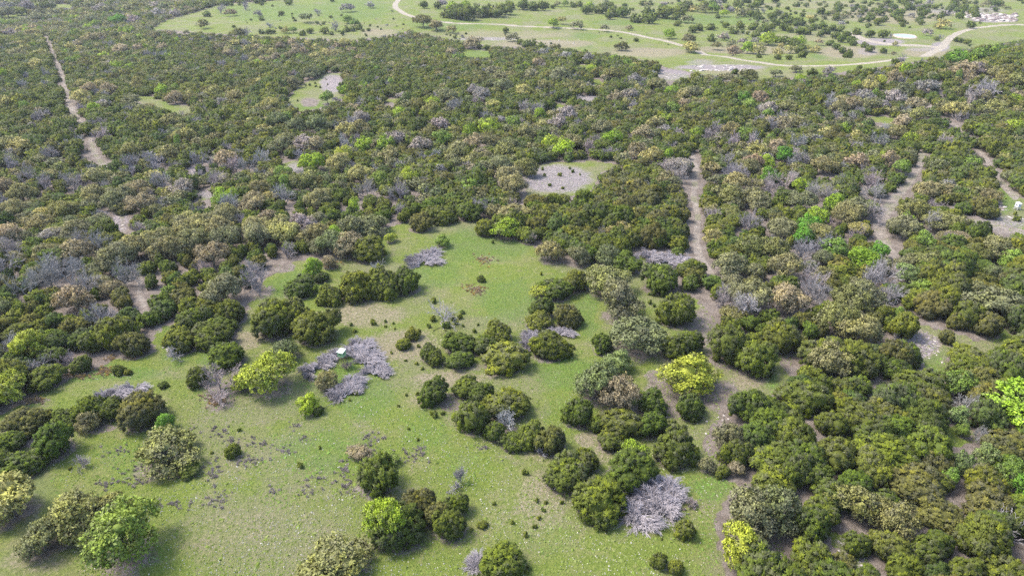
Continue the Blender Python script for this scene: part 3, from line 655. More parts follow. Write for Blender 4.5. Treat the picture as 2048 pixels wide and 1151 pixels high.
# brush piles: centre x, y of fans with spread angle (degrees on the ground, 0 = away, 90 = right), length in m
PILES = [
    ('brush_pile', 'long low grey brush pile above the juniper row at the lower left', [(212, 795, -80, 2.8), (226, 790, -60, 2.6), (242, 786, 80, 2.8), (258, 782, -90, 2.8), (270, 781, 70, 2.6), (232, 794, 100, 2.6), (250, 790, 60, 2.4), (278, 786, 100, 2.0), (206, 799, -120, 2.2)]),
    ('brush_pile', 'large round lavender-grey brush pile right of the large round juniper',
     [(1280, 1036, -60, 4.0), (1284, 1040, 180, 3.2), (1278, 1034, -110, 3.8), (1304, 1008, -20, 4.6), (1322, 1020, 25, 4.4), (1322, 1022, 70, 3.6), (1345, 1000, 20, 4.0), (1345, 998, 80, 3.0), (1308, 985, -35, 4.2), (1300, 1000, -70, 3.8), (1332, 984, 30, 4.0), (1296, 1042, 110, 3.0), (1310, 970, 0, 3.2), (1330, 1030, 120, 2.8), (1302, 1022, -10, 3.0), (1312, 1018, 60, 3.0), (1298, 1012, 40, 2.8), (1306, 1006, -50, 3.0), (1324, 1014, -95, 3.4), (1288, 1002, 125, 3.4), (1312, 1030, -30, 3.2), (1318, 1002, 175, 3.2)]),
    ('brush_pile', 'brush pile on the left side of the cabin on stilts', [(630, 745, -70, 3.2), (640, 738, -50, 3.2), (626, 752, -130, 2.6), (655, 728, -60, 3.4), (668, 718, -70, 3.4), (660, 722, 60, 2.6), (678, 712, -80, 2.8), (645, 735, 90, 2.6), (622, 742, -20, 2.4)]),
    ('brush_pile', 'longest brush pile, curving away on the right side of the cabin on stilts',
     [(708, 715, -20, 4.6), (708, 715, 20, 4.6), (712, 718, 55, 4.0), (722, 700, 10, 4.0), (730, 728, 30, 4.0), (722, 728, -30, 3.2), (735, 732, 80, 3.6), (745, 740, 20, 3.6), (752, 748, 60, 3.4), (757, 752, 70, 3.2), (740, 715, 60, 3.6), (742, 745, -60, 3.0), (730, 690, 40, 3.0), (756, 750, 40, 2.8), (715, 690, -40, 3.0)]),
    ('brush_pile', 'brush pile in front of the cabin on stilts, beside the tan bushy oak', [(675, 792, -80, 3.0), (690, 795, -40, 3.4), (698, 790, 10, 3.6), (705, 778, 40, 3.4), (715, 768, 30, 3.0), (690, 780, -70, 3.0), (700, 770, -20, 3.0), (684, 797, -100, 2.6), (712, 785, 90, 2.0)]),
    ('brush_pile', 'pale brush pile in the upper meadow above the long juniper clump', [(838, 534, -60, 4.2), (850, 530, 60, 4.2), (862, 522, 20, 3.8), (868, 512, 30, 3.6), (850, 520, -50, 4.0), (835, 526, -80, 3.4), (870, 527, 90, 3.2), (858, 512, 0, 3.4), (862, 505, 60, 2.4), (828, 522, -90, 2.8)]),
    ('brush_pile', 'arc-shaped brush pile wrapping behind a round juniper', [(1062, 694, -30, 3.4), (1058, 685, -10, 3.6), (1068, 675, -50, 3.4), (1078, 668, 0, 2.8), (1105, 672, 20, 3.0), (1122, 672, 40, 3.2), (1135, 674, 60, 2.8), (1128, 668, -30, 2.6), (1092, 668, 60, 2.8), (1060, 698, -120, 2.0)]),
    ('brush_pile', 'long lavender brush strip along the dense juniper block', [(1278, 524, -60, 5.0), (1295, 522, 60, 5.0), (1310, 520, -80, 4.8), (1325, 526, 40, 5.0), (1340, 528, 100, 4.8), (1355, 530, 60, 4.8), (1368, 534, -60, 4.0), (1345, 520, -20, 4.0)]),
    ('brush_pile', 'small lavender brush heap beside the juniper at the bottom edge', [(955, 1133, -60, 2.2), (952, 1128, -20, 2.0), (957, 1132, -100, 2.0), (955, 1126, 30, 1.6)]),
]
SEEDLINGS = [(835, 788, 11), (813, 790, 8), (868, 832, 20), (885, 828, 12), (798, 812, 8), (818, 858, 8), (836, 880, 9), (712, 787, 16), (1026, 1046, 12), (1052, 1072, 14), (1069, 1054, 12), (1074, 1002, 12),
    (1078, 1038, 13), (1091, 1006, 11), (1086, 1020, 12), (1124, 1006, 11), (1048, 948, 18), (987, 1008, 10), (943, 1060, 10), (601, 934, 17), (865, 604, 18), (865, 640, 18), (893, 655, 18), (905, 640, 16), (920, 636, 14), (926, 626, 12), (858, 654, 12),
    (912, 648, 11), (927, 652, 8), (950, 664, 11), (956, 650, 8), (747, 648, 17), (772, 644, 9), (787, 648, 7), (771, 654, 7), (790, 658, 6), (710, 665, 11), (702, 651, 9), (783, 706, 8), (812, 722, 8), (836, 694, 10), (832, 728, 10), (845, 738, 9),
    (1145, 697, 14), (1081, 549, 9), (985, 486, 9), (1300, 590, 10), (140, 938, 10), (480, 860, 11), (425, 905, 9), (640, 896, 9), (1020, 1130, 9), (1060, 1136, 14), (1055, 1145, 12), (1323, 1078, 8), (700, 800, 9), (850, 806, 10),
    (1460, 830, 9), (1290, 912, 9), (1300, 607, 12), (1308, 614, 9), (595, 203, 5), (612, 172, 5), (620, 172, 6), (630, 168, 6), (640, 176, 6), (632, 174, 6), (652, 160, 4), (655, 170, 4), (1085, 340, 8), (1120, 352, 10), (1145, 345, 10), (1100, 372, 10), (1140, 338, 7), (1160, 350, 6), (1125, 378, 8), (1090, 352, 8),
    (1384, 166, 8), (1392, 158, 7), (1388, 154, 6), (2012, 398, 5), (2030, 430, 10), (2032, 442, 16)]
WEEDS = [(440, 862, 20, 12, 8), (465, 885, 25, 12, 8), (500, 880, 20, 10, 4), (525, 888, 14, 6, 5), (490, 920, 30, 12, 14), (425, 940, 16, 18, 12), (545, 982, 9, 9, 3), (435, 1000, 24, 20, 10), (300, 940, 60, 20, 14), (270, 962, 24, 10, 9), (215, 965, 20, 9, 7), (240, 900, 28, 10, 8),
    (640, 958, 30, 14, 8), (690, 940, 12, 34, 14), (700, 975, 14, 12, 6), (745, 875, 20, 14, 10), (820, 910, 28, 14, 10), (840, 895, 12, 8, 4), (620, 980, 20, 14, 6), (355, 1010, 40, 20, 10), (735, 900, 16, 14, 8), (610, 880, 20, 10, 4), (960, 896, 14, 6, 3), (1095, 895, 8, 8, 4), (1380, 1010, 16, 12, 6), (375, 866, 20, 10, 10), (590, 850, 14, 8, 4), (560, 900, 30, 14, 6)]
THICKETS = [(968, 520, 22, 9), (952, 580, 24, 12), (212, 742, 26, 9), (262, 745, 0, 0), (222, 716, 14, 5), (262, 716, 14, 5), (160, 752, 28, 6), (70, 800, 22, 9), (1420, 1080, 0, 0), (665, 530, 20, 9), (430, 800, 24, 12)]
# ------------------------------------------------------------------ foliage and branch generators (unit size: crown radius 1)
def ico(sub):
    bm = bmesh.new(); bmesh.ops.create_icosphere(bm, subdivisions=sub, radius=1.0)
    V = np.array([v.co[:] for v in bm.verts]); F = np.array([[v.index for v in f.verts] for f in bm.faces]); bm.free()
    return V, F
ICO1, ICO2 = ico(1), ico(2)

SPEC = {'J': 1.17, 'O': 1.2, 'E': 1.58, 'B': 1.15, 'S': 1.1}   # top height of each unit mesh
def lobes_for(kind, rng):
    out = []
    if kind == 'J':
        out.append((rng.normal() * .06, rng.normal() * .06, .50, .68, .68, .60))
        n = rng.integers(4, 7); a0 = rng.random() * 6.28
        for i in range(n):
            a = a0 + i * 6.283 / n + rng.normal() * .25
            q = rng.uniform(.34, .66); r = rng.uniform(.30, .5)
            out.append((q * math.cos(a), q * math.sin(a), rng.uniform(.26, .74), r, r, r * rng.uniform(.85, 1.15)))
    elif kind == 'O':
        n = rng.integers(7, 11); a0 = rng.random() * 6.28
        out.append((rng.normal() * .1, rng.normal() * .1, .92, .42, .42, .27))
        for i in range(n):
            a = a0 + i * 2.4 + rng.normal() * .2
            q = rng.uniform(.3, .68); r = rng.uniform(.26, .4)
            out.append((q * math.cos(a), q * math.sin(a), rng.uniform(.5, .98) - q * .18, r, r, r * rng.uniform(.55, .8)))
    elif kind == 'E':
        n = rng.integers(7, 10); a0 = rng.random() * 6.28
        out.append((0, 0, .95, .5, .5, .5)); out.append((rng.normal() * .12, rng.normal() * .12, 1.32, .32, .32, .3))
        for i in range(n):
            a = a0 + i * 2.4 + rng.normal() * .2
            q = rng.uniform(.38, .66); r = rng.uniform(.27, .4)
            out.append((q * math.cos(a), q * math.sin(a), rng.uniform(.4, 1.1), r, r, r * rng.uniform(.7, 1.0)))
    elif kind == 'S':                       # seedling bush: a few upright sprigs
        for i in range(rng.integers(4, 7)):
            a = rng.random() * 6.28; q = rng.uniform(.1, .6); r = rng.uniform(.22, .4)
            out.append((q * math.cos(a), q * math.sin(a), rng.uniform(.3, .6), r, r, r * 1.6))
    return out

def foliage(kind, seed, n_clump, per, tsize, core=True, core_sub=1, sprig=1.0):
    rng = np.random.default_rng(seed)
    lobes = lobes_for(kind, rng)
    Lc = np.array([l[:3] for l in lobes]); Lr = np.array([l[3:] for l in lobes])
    w = (Lr[:, 0] ** 2); w /= w.sum()
    P, N, K = [], [], []
    tries = 0
    zmin = {'J': .04, 'O': .22, 'E': .16, 'S': .02}[kind]
    while len(P) < n_clump and tries < n_clump * 30:
        tries += 1
        i = rng.choice(len(lobes), p=w)
        d = norm(rng.normal(size=3)[None])[0]
        if d[2] < -.55: continue
        p = Lc[i] + d * Lr[i] * rng.uniform(.82, 1.12)
        if p[2] < zmin: continue
        q = (((p - Lc) / (Lr * .86)) ** 2).sum(1); q[i] = 9
        if q.min() < 1: continue
        if len(P) and np.min(np.sum((np.array(P[-400:]) - p) ** 2, 1)) < (.055 if kind != 'S' else .03) ** 2: continue
        P.append(p); N.append(norm(((d / Lr[i]))[None])[0]); K.append(i)
    P = np.array(P); N = np.array(N)
    nc = len(P)
    lobe_tone = rng.random(len(lobes))
    ctone = np.clip(.42 + .42 * (lobe_tone[np.array(K)] - .5) + rng.normal(size=nc) * .24, 0, 1)
    crad = (.135 if kind == 'J' else .15) * rng.uniform(.75, 1.3, nc) * math.sqrt(150 / max(n_clump, 40)) ** .6
    if kind == 'S': crad = np.full(nc, .16)
    ci = np.repeat(np.arange(nc), per); n = len(ci)
    upb = {'J': .55, 'O': .35, 'E': .3, 'S': 1.0}[kind]
    d = norm(rng.normal(size=(n, 3)) * .75 + N[ci] * .75 + np.array([0, 0, upb * .6]))
    if kind in 'JS':        # plump sprigs pointing out and up
        pos = P[ci] + d * (crad[ci] * rng.uniform(.25, .95, n) ** .7)[:, None]
    else:
        pos = P[ci] + norm(rng.normal(size=(n, 3)) + N[ci] * .5) * (crad[ci] * rng.uniform(.3, 1.15, n))[:, None]
    ts = tsize * rng.uniform(.6, 1.35, n) * sprig
    grain = rng.random(n)
    ref = norm(rng.normal(size=(n, 3)))
    u = norm(np.cross(d, ref)); v = np.cross(d, u)
    if kind in 'JS':
        V = np.zeros((n, 4, 3))
        V[:, 0] = pos + d * (ts * 1.25)[:, None]
        for j in range(3):
            a = 2.094 * j
            V[:, 1 + j] = pos - d * (ts * .35)[:, None] + (math.cos(a) * u + math.sin(a) * v) * (ts * .62)[:, None]
        b = (np.arange(n) * 4)[:, None]
        F = [np.concatenate([b + np.array([[0, 1, 2]]), b + np.array([[0, 2, 3]]), b + np.array([[0, 3, 1]])])]
        k = 4
    else:
        V = np.zeros((n, 4, 3))
        dd = norm(d + rng.normal(size=(n, 3)) * .45)
        u = norm(np.cross(dd, ref)); v = np.cross(dd, u)
        V[:, 0] = pos - u * ts[:, None]; V[:, 2] = pos + u * ts[:, None] * 1.1
        V[:, 1] = pos - v * ts[:, None] * .62 + dd * ts[:, None] * .2; V[:, 3] = pos + v * ts[:, None] * .62 + dd * ts[:, None] * .2
        b = (np.arange(n) * 4)[:, None]
        F = [np.concatenate([b + np.array([[0, 1, 2]]), b + np.array([[0, 2, 3]])])]
        k = 4
    V = V.reshape(-1, 3)
    Nn = np.repeat(norm(N[ci] * .75 + d * .65 + np.array([0, 0, .25])), 4, 0)
    tone = np.repeat(np.clip(ctone[ci] + rng.normal(size=n) * .10, 0, 1), k); grain = np.repeat(grain, k)
    if core:
        iv, fi = ICO2 if core_sub == 2 else ICO1
        for c, r in zip(Lc, Lr):
            kk = .76 if kind in 'JS' else .44
            cv = iv * (1 + .10 * np.sin(iv[:, :1] * 7 + seed) * np.cos(iv[:, 1:2] * 6)) * r * kk + c
            cv[:, 2] = np.maximum(cv[:, 2], .02)
            F[0] = np.concatenate([F[0], fi + len(V)])
            V = np.concatenate([V, cv]); Nn = np.concatenate([Nn, norm(iv + np.array([0, 0, .2]))])
            tone = np.concatenate([tone, np.full(len(cv), .4)]); grain = np.concatenate([grain, np.full(len(cv), .35)])
    q = np.percentile(np.hypot(V[:, 0], V[:, 1]), 98.5); V[:, :2] /= q
    V[:, 2] *= SPEC[kind] / np.percentile(V[:, 2], 99.6)
    V[:, 2] = np.maximum(V[:, 2], .0)
    return V, F, tone, grain, Nn

def branching(seed, levels, kids, spread, L0, R0, shrink=.72, up=.25, root=(0, 0, 0), d0=(0, 0, 1), stems=1, stem_spread=.6, rmin=.006, start_level_long=1.0, wob=.25):
    """recursive limbs: returns start, end, r0, r1, level arrays"""
    rng = np.random.default_rng(seed)
    A, B, RA, RB, LV = [], [], [], [], []
    cur = []
    for s in range(stems):
        d = norm((np.array(d0, float) + (rng.normal(size=3) * stem_spread if stems > 1 else 0))[None])[0]
        if d[2] < -.2: d[2] *= -.3
        cur.append((np.array(root, float), d, L0 * rng.uniform(.8, 1.15), R0 * rng.uniform(.8, 1.1)))
    for lv in range(levels):
        nxt = []
        for p, d, l, r in cur:
            r1 = max(r * .68, rmin)
            m = p + d * l * .5 + rng.normal(size=3) * l * wob * .25
            e = p + d * l + rng.normal(size=3) * l * wob * .3
            rm = (r + r1) / 2
            A += [p, m]; B += [m, e]; RA += [r, rm]; RB += [rm, r1]; LV += [lv, lv]
            if lv < levels - 1:
                for q in range(kids[lv]):
                    t = rng.uniform(.35, 1.0) if q else 1.0
                    st = p + (e - p) * t
                    nd_ = norm((d + rng.normal(size=3) * spread + np.array([0, 0, up]))[None])[0]
                    nxt.append((st, nd_, l * shrink * rng.uniform(.75, 1.2), max(r1 * .82, rmin)))
        cur = nxt
    return np.array(A), np.array(B), np.array(RA), np.array(RB), np.array(LV)

def stick_mesh(name, seg, mat, k=3, flat_z=True):
    A, B, RA, RB, LV = seg
    V, F = prisms(A, B, RA, RB, k)
    rng = np.random.default_rng(5)
    g = np.repeat(np.clip(rng.random(len(A)) * .7 + .15 * LV / max(LV.max(), 1), 0, 1), 2 * k)
    if flat_z: V[:, 2] = np.maximum(V[:, 2], .0)
    return raw_mesh(name, V, [F], {'grain': g}, [mat])

def trunk_seg(kind, seed):
    if kind == 'J': return branching(seed, 2, [4], .5, .35, .055, stems=2, stem_spread=.35, up=.6)
    if kind == 'E': return branching(seed, 4, [4, 3, 3], .5, .45, .055, up=.45)
    return branching(seed, 4, [5, 3, 3], .62, .36, .07, up=.12)

def bare_seg(seed, lod):
    if lod == 'near': s = branching(seed, 6, [4, 3, 3, 3, 2], .52, .40, .040, shrink=.70, up=.16, stems=4, stem_spread=.55, rmin=.0048)
    elif lod == 'mid': s = branching(seed, 5, [4, 3, 3, 3], .52, .42, .05, shrink=.71, up=.16, stems=4, stem_spread=.55, rmin=.010)
    else: s = branching(seed, 4, [4, 4, 4], .55, .46, .06, shrink=.72, up=.16, stems=4, stem_spread=.6, rmin=.017)
    A, B, RA, RB, LV = s
    q = np.percentile(np.hypot(B[:, 0], B[:, 1]), 97); h = np.percentile(B[:, 2], 98)
    for M in (A, B):
        M[:, :2] *= .95 / q; M[:, 2] *= 1.12 / h
    return A, B, RA, RB, LV



def crown_mesh(kind, seed, lod, inst, with_trunk):
    par = {('J', 'near'): (175, 27, .060), ('J', 'mid'): (110, 15, .085), ('J', 'far'): (70, 7, .115), ('J', 'dist'): (40, 4, .17),
           ('O', 'near'): (210, 30, .040), ('O', 'mid'): (130, 16, .058), ('O', 'far'): (80, 8, .090), ('O', 'dist'): (48, 5, .13),
           ('E', 'near'): (210, 30, .042), ('E', 'mid'): (130, 16, .060), ('E', 'far'): (80, 8, .092), ('E', 'dist'): (48, 5, .13),
           ('S', 'near'): (34, 16, .13), ('S', 'far'): (14, 8, .2)}[(kind, lod)]
    V, F, tone, grain, Nn = foliage(kind, seed, *par, core=True, core_sub=2 if lod in ('near', 'mid') else 1)
    if lod in ('far', 'dist'): grain = .5 + (grain - .5) * .55
    leaf = {('J', 0): M_JUN, ('J', 1): M_JUN_I, ('S', 0): M_JUN, ('S', 1): M_JUN_I}.get((kind, int(inst)), M_OAK_I if inst else M_OAK)
    mats = [leaf]; mi = None
    if with_trunk:
        tv, tf = prisms(*trunk_seg(kind, seed)[:4], k=4)
        nf = len(F[0])
        F = [F[0], tf + len(V)]
        V = np.concatenate([V, tv]); Nn = np.concatenate([Nn, norm(tv * np.array([1, 1, 0]) + 1e-6)]); tone = np.concatenate([tone, np.full(len(tv), .5)]); grain = np.concatenate([grain, np.full(len(tv), .5)])
        mats.append(M_JBARK if kind == 'J' else M_BARK); mi = np.concatenate([np.zeros(nf), np.ones(len(tf))])
    return raw_mesh({'J': 'juniper', 'O': 'oak', 'E': 'spring_tree', 'S': 'seedling'}[kind] + '_crown_' + lod, V, F, {'tone': tone, 'grain': grain}, mats, mi, normals=Nn)

LIB = {}
def lib(kind, lod, i, inst=False):
    key = (kind, lod, i, inst)
    if key not in LIB:
        if kind == 'B':
            LIB[key] = stick_mesh('bare_limbs_' + lod, bare_seg(900 + i, lod), M_STICK_I if inst else M_STICK)
        else:
            LIB[key] = crown_mesh(kind, 100 * i + ord(kind), lod, inst, lod in ('mid', 'far') and kind != 'S')
    return LIB[key]
TRUNKS = {}
def trunk_mesh(kind, i):
    if (kind, i) not in TRUNKS:
        TRUNKS[kind, i] = stick_mesh('trunk', trunk_seg(kind, 100 * i + ord(kind)), M_JBARK if kind == 'J' else M_BARK, k=5)
    return TRUNKS[kind, i]
NVAR = {('J', 'near'): 8, ('J', 'mid'): 7, ('J', 'far'): 6, ('J', 'dist'): 5, ('O', 'near'): 6, ('O', 'mid'): 5, ('O', 'far'): 5, ('O', 'dist'): 4,
        ('E', 'near'): 4, ('E', 'mid'): 4, ('E', 'far'): 4, ('E', 'dist'): 3, ('B', 'near'): 3, ('B', 'mid'): 3, ('B', 'far'): 3, ('B', 'dist'): 3}

# ------------------------------------------------------------------ placing trees
NAMES = {'J': 'juniper_tree', 'O': 'oak_tree', 'E': 'broadleaf_tree', 'B': 'bare_tree'}
CATS = {'J': 'juniper', 'O': 'oak', 'E': 'tree', 'B': 'bare tree'}

def extent(r, h, a, kind):
    zc = h * {'J': .45, 'O': .62, 'E': .55, 'B': .6}[kind]; b = h - zc
    return zc * math.cos(a) + math.hypot(r * math.sin(a) * .9, b * math.cos(a))

def place_known(kind, cx, top, bot, w):
    gx, gy = hit(cx, bot)
    _, _, d = project(gx, gy, terrain(gx, gy))
    r = w / 2 / FPX * float(d)
    q = math.hypot(gx, gy); ux, uy = gx / q, gy / q
    for _ in range(3):
        X, Y = gx + ux * r * .8, gy + uy * r * .8
        z = float(terrain(X, Y)); d = float(project(X, Y, z)[2])
        r = w / 2 / FPX * d
    a = math.atan2(CAM_H - z, math.hypot(X, Y))
    want = (bot - top) * d / FPX
    lo, hi = .5 * r, 3.2 * r
    for _ in range(20):
        m = (lo + hi) / 2
        if extent(r, m, a, kind) + .8 * r * math.sin(a) < want: lo = m
        else: hi = m
    lim = {'J': (.85, 1.5), 'O': (.8, 1.6), 'E': (1.0, 2.6), 'B': (.8, 1.7)}[kind]
    return X, Y, z, r, min(max(lo, lim[0] * r), lim[1] * r)

def place_top(kind, cx, top, w, hf=None, hmin=0):
    hf = hf or {'J': 1.3, 'O': 1.2, 'E': 1.6, 'B': 1.25}[kind]
    py = top + w * .6
    for _ in range(6):
        X, Y = hit(cx, py); z = float(terrain(X, Y)); d = float(project(X, Y, z)[2])
        r = w / 2 / FPX * d; h = max(hf * r, hmin)
        if hmin: r = max(r, h / {'J': 1.4, 'O': 1.45, 'E': 1.9, 'B': 1.5}[kind])
        a = math.atan2(CAM_H - z, math.hypot(X, Y))
        py = top + extent(r, h, a, kind) * FPX / d
    return X, Y, z, r, h

TREES = []     # dict rows
def add_tree(kind, col, X, Y, z, r, h, label=None, src='near'):
    px, py, d = (float(v) for v in project(X, Y, z))
    TREES.append(dict(kind=kind, col=col, X=X, Y=Y, z=z, r=r, h=h, label=label, src=src, px=px, py=py, d=d, w=2 * r * FPX / d))

for ln in NEAR.strip().splitlines():
    spec, label = ln.split('|')
    k, c, cx, top, bot, w = spec.split()
    add_tree(k, c, *place_known(k, float(cx), float(top), float(bot), float(w)), label.strip(), 'near')
for block, src in ((FAR_OPEN, 'open'), (FAR_WOOD, 'wood')):
    for it in block.replace('\n', ';').split(';'):
        f = it.split()
        if len(f) < 5 or float(f[4]) <= 0: continue
        k, c, cx, top, w = f[0], f[1], float(f[2]), float(f[3]), float(f[4])
        if src == 'open' and k == 'J': P = place_top(k, cx, top, w * 1.18, 1.4)
        else: P = place_top(k, cx, top, w * (1.12 if src == 'open' else 1), hmin=(5.2 if src == 'wood' else 0))
        if src == 'wood':
            q = project(P[0], P[1], P[2])
            if min(line_dist(np.array([a_]), np.array([b_]), pts)[0] for pts in TRAILS.values() for a_, b_ in ((q[0], q[1]), (q[0], top + w * .4), (q[0] - P[3] * .7 * FPX / q[2], top + w * .6), (q[0] + P[3] * .7 * FPX / q[2], top + w * .6))) < 1.7: continue
        add_tree(k, c, *P, None, src)

# woodland fill: a jittered grid, thinned where the photograph shows open ground
def forbidden(px, py):
    bad = np.zeros(px.shape, bool)
    for poly in CLEAR: bad |= in_poly(px, py, poly)
    for pts in TRAILS.values(): bad |= line_dist(px, py, pts) < 1.0
    return bad
def on_trail(px, py):
    bad = np.zeros(px.shape, bool)
    for pts in TRAILS.values(): bad |= line_dist(px, py, pts) < 1.15
    return bad

def fill():
    s = 3.4
    ys = np.arange(28, 1150, s)
    cand = []
    for i, y in enumerate(ys):
        half = .86 * y + 30
        xs = np.arange(-half, half, s) + (i % 2) * s / 2
        cand.append(np.stack([xs, np.full(len(xs), y)], 1))
    C_ = np.concatenate(cand)
    C_ += RNG.uniform(-.42, .42, C_.shape) * s
    far = sstep(560, 820, C_[:, 1])
    C_ = C_[RNG.random(len(C_)) > .45 * far]
    x, y = C_[:, 0], C_[:, 1]
    z = terrain(x, y)
    n = len(x)
    r = RNG.triangular(1.5, 2.45, 3.5, n) * (1 + .25 * wav(x, y, 22, 7)) * (1 + .35 * sstep(600, 850, y))
    h = r * RNG.uniform(1.1, 1.75, n)
    px, py, d = project(x, y, z)
    k = FPX / d
    a = np.arctan2(CAM_H - z, np.hypot(x, y))
    bad = forbidden(px, py)
    bad |= forbidden(px, py - h * .8 * np.cos(a) * k)
    bad |= forbidden(px - r * .55 * k, py - h * .45 * np.cos(a) * k) | forbidden(px + r * .55 * k, py - h * .45 * np.cos(a) * k)
    bad |= forbidden(px, py + r * .5 * np.sin(a) * k)
    bad |= on_trail(px - r * .85 * k, py - h * .45 * np.cos(a) * k) | on_trail(px + r * .85 * k, py - h * .45 * np.cos(a) * k)
    # ragged small gaps between stands
    gap = (wav(x, y, 11, 3.3) + .5 * wav(x, y, 4.5, 9.)) 
    bad |= (gap > .92) & (py < 500)
    near = np.array([(t['X'], t['Y'], t['r'], t['kind'] == 'B') for t in TREES])
    for X, Y, R, bare in near:
        bad |= ((x - X) ** 2 + (y - Y) ** 2) < (.62 * R + .36 * r) ** 2
        # keep the line of sight from behind-hidden accents open: nothing taller right in front
    for t in TREES:
        if t['src'] == 'wood':
            X, Y, R = t['X'], t['Y'], t['r']
            m = (np.abs(x - X * y / Y) < R + 1.2) & (y < Y) & (Y - y < R + 17)
            h[m] = np.minimum(h[m], t['h'] * .52); r[m] *= .88
    # outside the frame at the bottom and sides near the camera: keep the meadow open
    bad |= (py > 1151) & (np.abs(x) < 40) & (x < 25)
    idx = np.nonzero(~bad)[0]
    u = RNG.random(n); u2 = RNG.random(n); patch = wav(x, y, 18, 5.)
    for i in idx:
        X, Y, pxx, pyy = x[i], y[i], px[i], py[i]
        pO, pB, pE = .115, .045, .012
        if pyy > 600: pO, pB, pE = .02, .012, .0
        elif pxx < 420 and pyy < 72: pO, pB, pE = .55, .08, .03
        elif 1400 < pxx < 1830 and 150 < pyy < 480: pO, pB, pE = .16, .07, .02
        elif 1080 < pxx < 1390 and 390 < pyy < 560: pO, pB, pE = .01, .01, 0
        elif pyy < 20: pO, pB, pE = .3, .05, .08
        elif pxx < 420 and pyy > 300: pO, pB, pE = .15, .06, .0
        pO *= 1 + .9 * patch[i]; pB *= 1 - .8 * patch[i]
        v = u2[i]
        if u[i] < pO:
            kd = 'O'; col = 'go' if v < .42 else 'tan' if v < .62 else 'gg' if v < .76 else 'lv' if v < .80 else 'yt' if v < .9 else 'sy' if v < .95 else 'pt'; hh = max(min(h[i], 1.3 * r[i]), 3.3); r[i] = max(r[i], hh / 1.35)
        elif u[i] < pO + pB: kd = 'B'; col = 'lv' if v < .75 else 'lp'; hh = max(min(h[i], 1.3 * r[i]), 3.2); r[i] = max(r[i], hh / 1.35)
        elif u[i] < pO + pB + pE: kd = 'E'; col = 'yg' if v < .5 else 'lg'; hh = max(h[i], 4.5)
        else:
            kd = 'J'; q = v + .25 * patch[i]; hh = h[i]
            col = 'dk' if q < .36 else 'dg' if q < .52 else 'ol' if q < .86 else 'br'
        add_tree(kd, col, float(X), float(Y), float(z[i]), float(r[i]), float(hh), None, 'fill')
fill()
def valley_bushes():
    rg = np.random.default_rng(55)
    n = 0
    spots = [(1700, 25, 260, 26, 330, .9, 2.6), (1900, 14, 200, 14, 170, 1.5, 3.2), (1560, 50, 130, 36, 90, .6, 1.6), (1420, 10, 120, 9, 70, 1.5, 3.6), (720, 58, 90, 9, 45, .4, 1.1), (900, 75, 60, 6, 30, .5, 1.3), (1200, 18, 160, 10, 60, 1.2, 3.2), (620, 38, 200, 20, 40, .4, 1.0), (1120, 80, 250, 18, 40, .4, 1.1), (450, 6, 140, 6, 60, 1.5, 3.2)]
    for cx, cy, rx, ry, m, r0, r1 in spots:
        for _ in range(int(m * .5)):
            x, y = cx + rg.normal() * rx * .55, cy + rg.normal() * ry * .6
            if not in_poly(np.array([x]), np.array([y]), VALLEY)[0] or line_dist(np.array([x]), np.array([y]), ROAD)[0] < 1.6 or in_poly(np.array([x]), np.array([y]), RUBBLE)[0]: continue
            if line_dist(np.array([x]), np.array([y]), SPUR)[0] < 1.5 or (1775 < x < 1845 and 60 < y < 84): continue
            X, Y = hit(x, y); r = rg.uniform(r0, r1) * 1.2
            if rg.random() < .8: add_tree('J', 'dg' if rg.random() < .6 else 'dk', X, Y, float(terrain(X, Y)), r, r * rg.uniform(1.1, 1.5), None, 'fill')
            else: add_tree('O', 'go' if rg.random() < .6 else 'lv', X, Y, float(terrain(X, Y)), r * 1.1, r * 1.2, None, 'fill')
valley_bushes()

ORD = 'first second third fourth fifth sixth seventh eighth ninth tenth eleventh twelfth thirteenth fourteenth fifteenth sixteenth seventeenth eighteenth nineteenth twentieth'.split()
ORD += ['twenty-' + w for w in ORD[:9]] + ['thirtieth'] + ['thirty-' + w for w in ORD[:9]]
CWORD = {'sy': 'straw-gold', 'dk': 'dark green', 'dg': 'deep green', 'ol': 'olive green', 'br': 'brownish green', 'gg': 'grey-green', 'go': 'grey-olive', 'tan': 'tan', 'pt': 'pinkish tan', 'yt': 'straw-yellow', 'yl': 'yellow',
         'yg': 'yellow-green', 'bg': 'bright green', 'pg': 'pale green', 'lg': 'light green', 'lv': 'lavender grey', 'lp': 'pinkish grey', 'wh': 'whitish', 'pk': 'pink', 'rd': 'red'}
def area_of(t):
    x, y = t['px'], t['py'] - t['w'] * .4
    if in_poly(np.array([x]), np.array([t['py']]), VALLEY)[0]:
        if x < 800: return 'on the far green pasture'
        if x < 1345:
            return 'in the grove beyond the white road' if y < 34 else 'along the straight white road'
        if y < 38: return 'on the slope above the pasture'
        if x < 1560: return 'above the road\'s bend'
        if x < 1720: return 'left of the pond'
        return 'around the pond and quarry'
    rows = [(45, 'at the woods\' far edge'), (130, 'in far woods'), (230, 'in upper woods'), (330, 'in middle woods'), (450, 'in near woods'), (620, 'in nearest woods'), (5000, 'in lower woods')]
    rr = next(n for lim, n in rows if y < lim)
    if y > 620: return 'in woods below the stony clearing' if x > 1200 else 'in lower left woods'
    if x < 190: c = 'outside left trail'
    elif x < 520: c = 'inside left trail'
    elif x < 860: c = 'left of gravel clearing'
    elif x < 1240: c = 'around gravel clearing'
    elif x < 1400: c = 'left of centre trail'
    elif x < 1620: c = 'right of centre trail'
    elif x < 1800: c = 'left of right trail'
    else: c = 'beyond right trail'
    return rr + ' ' + c

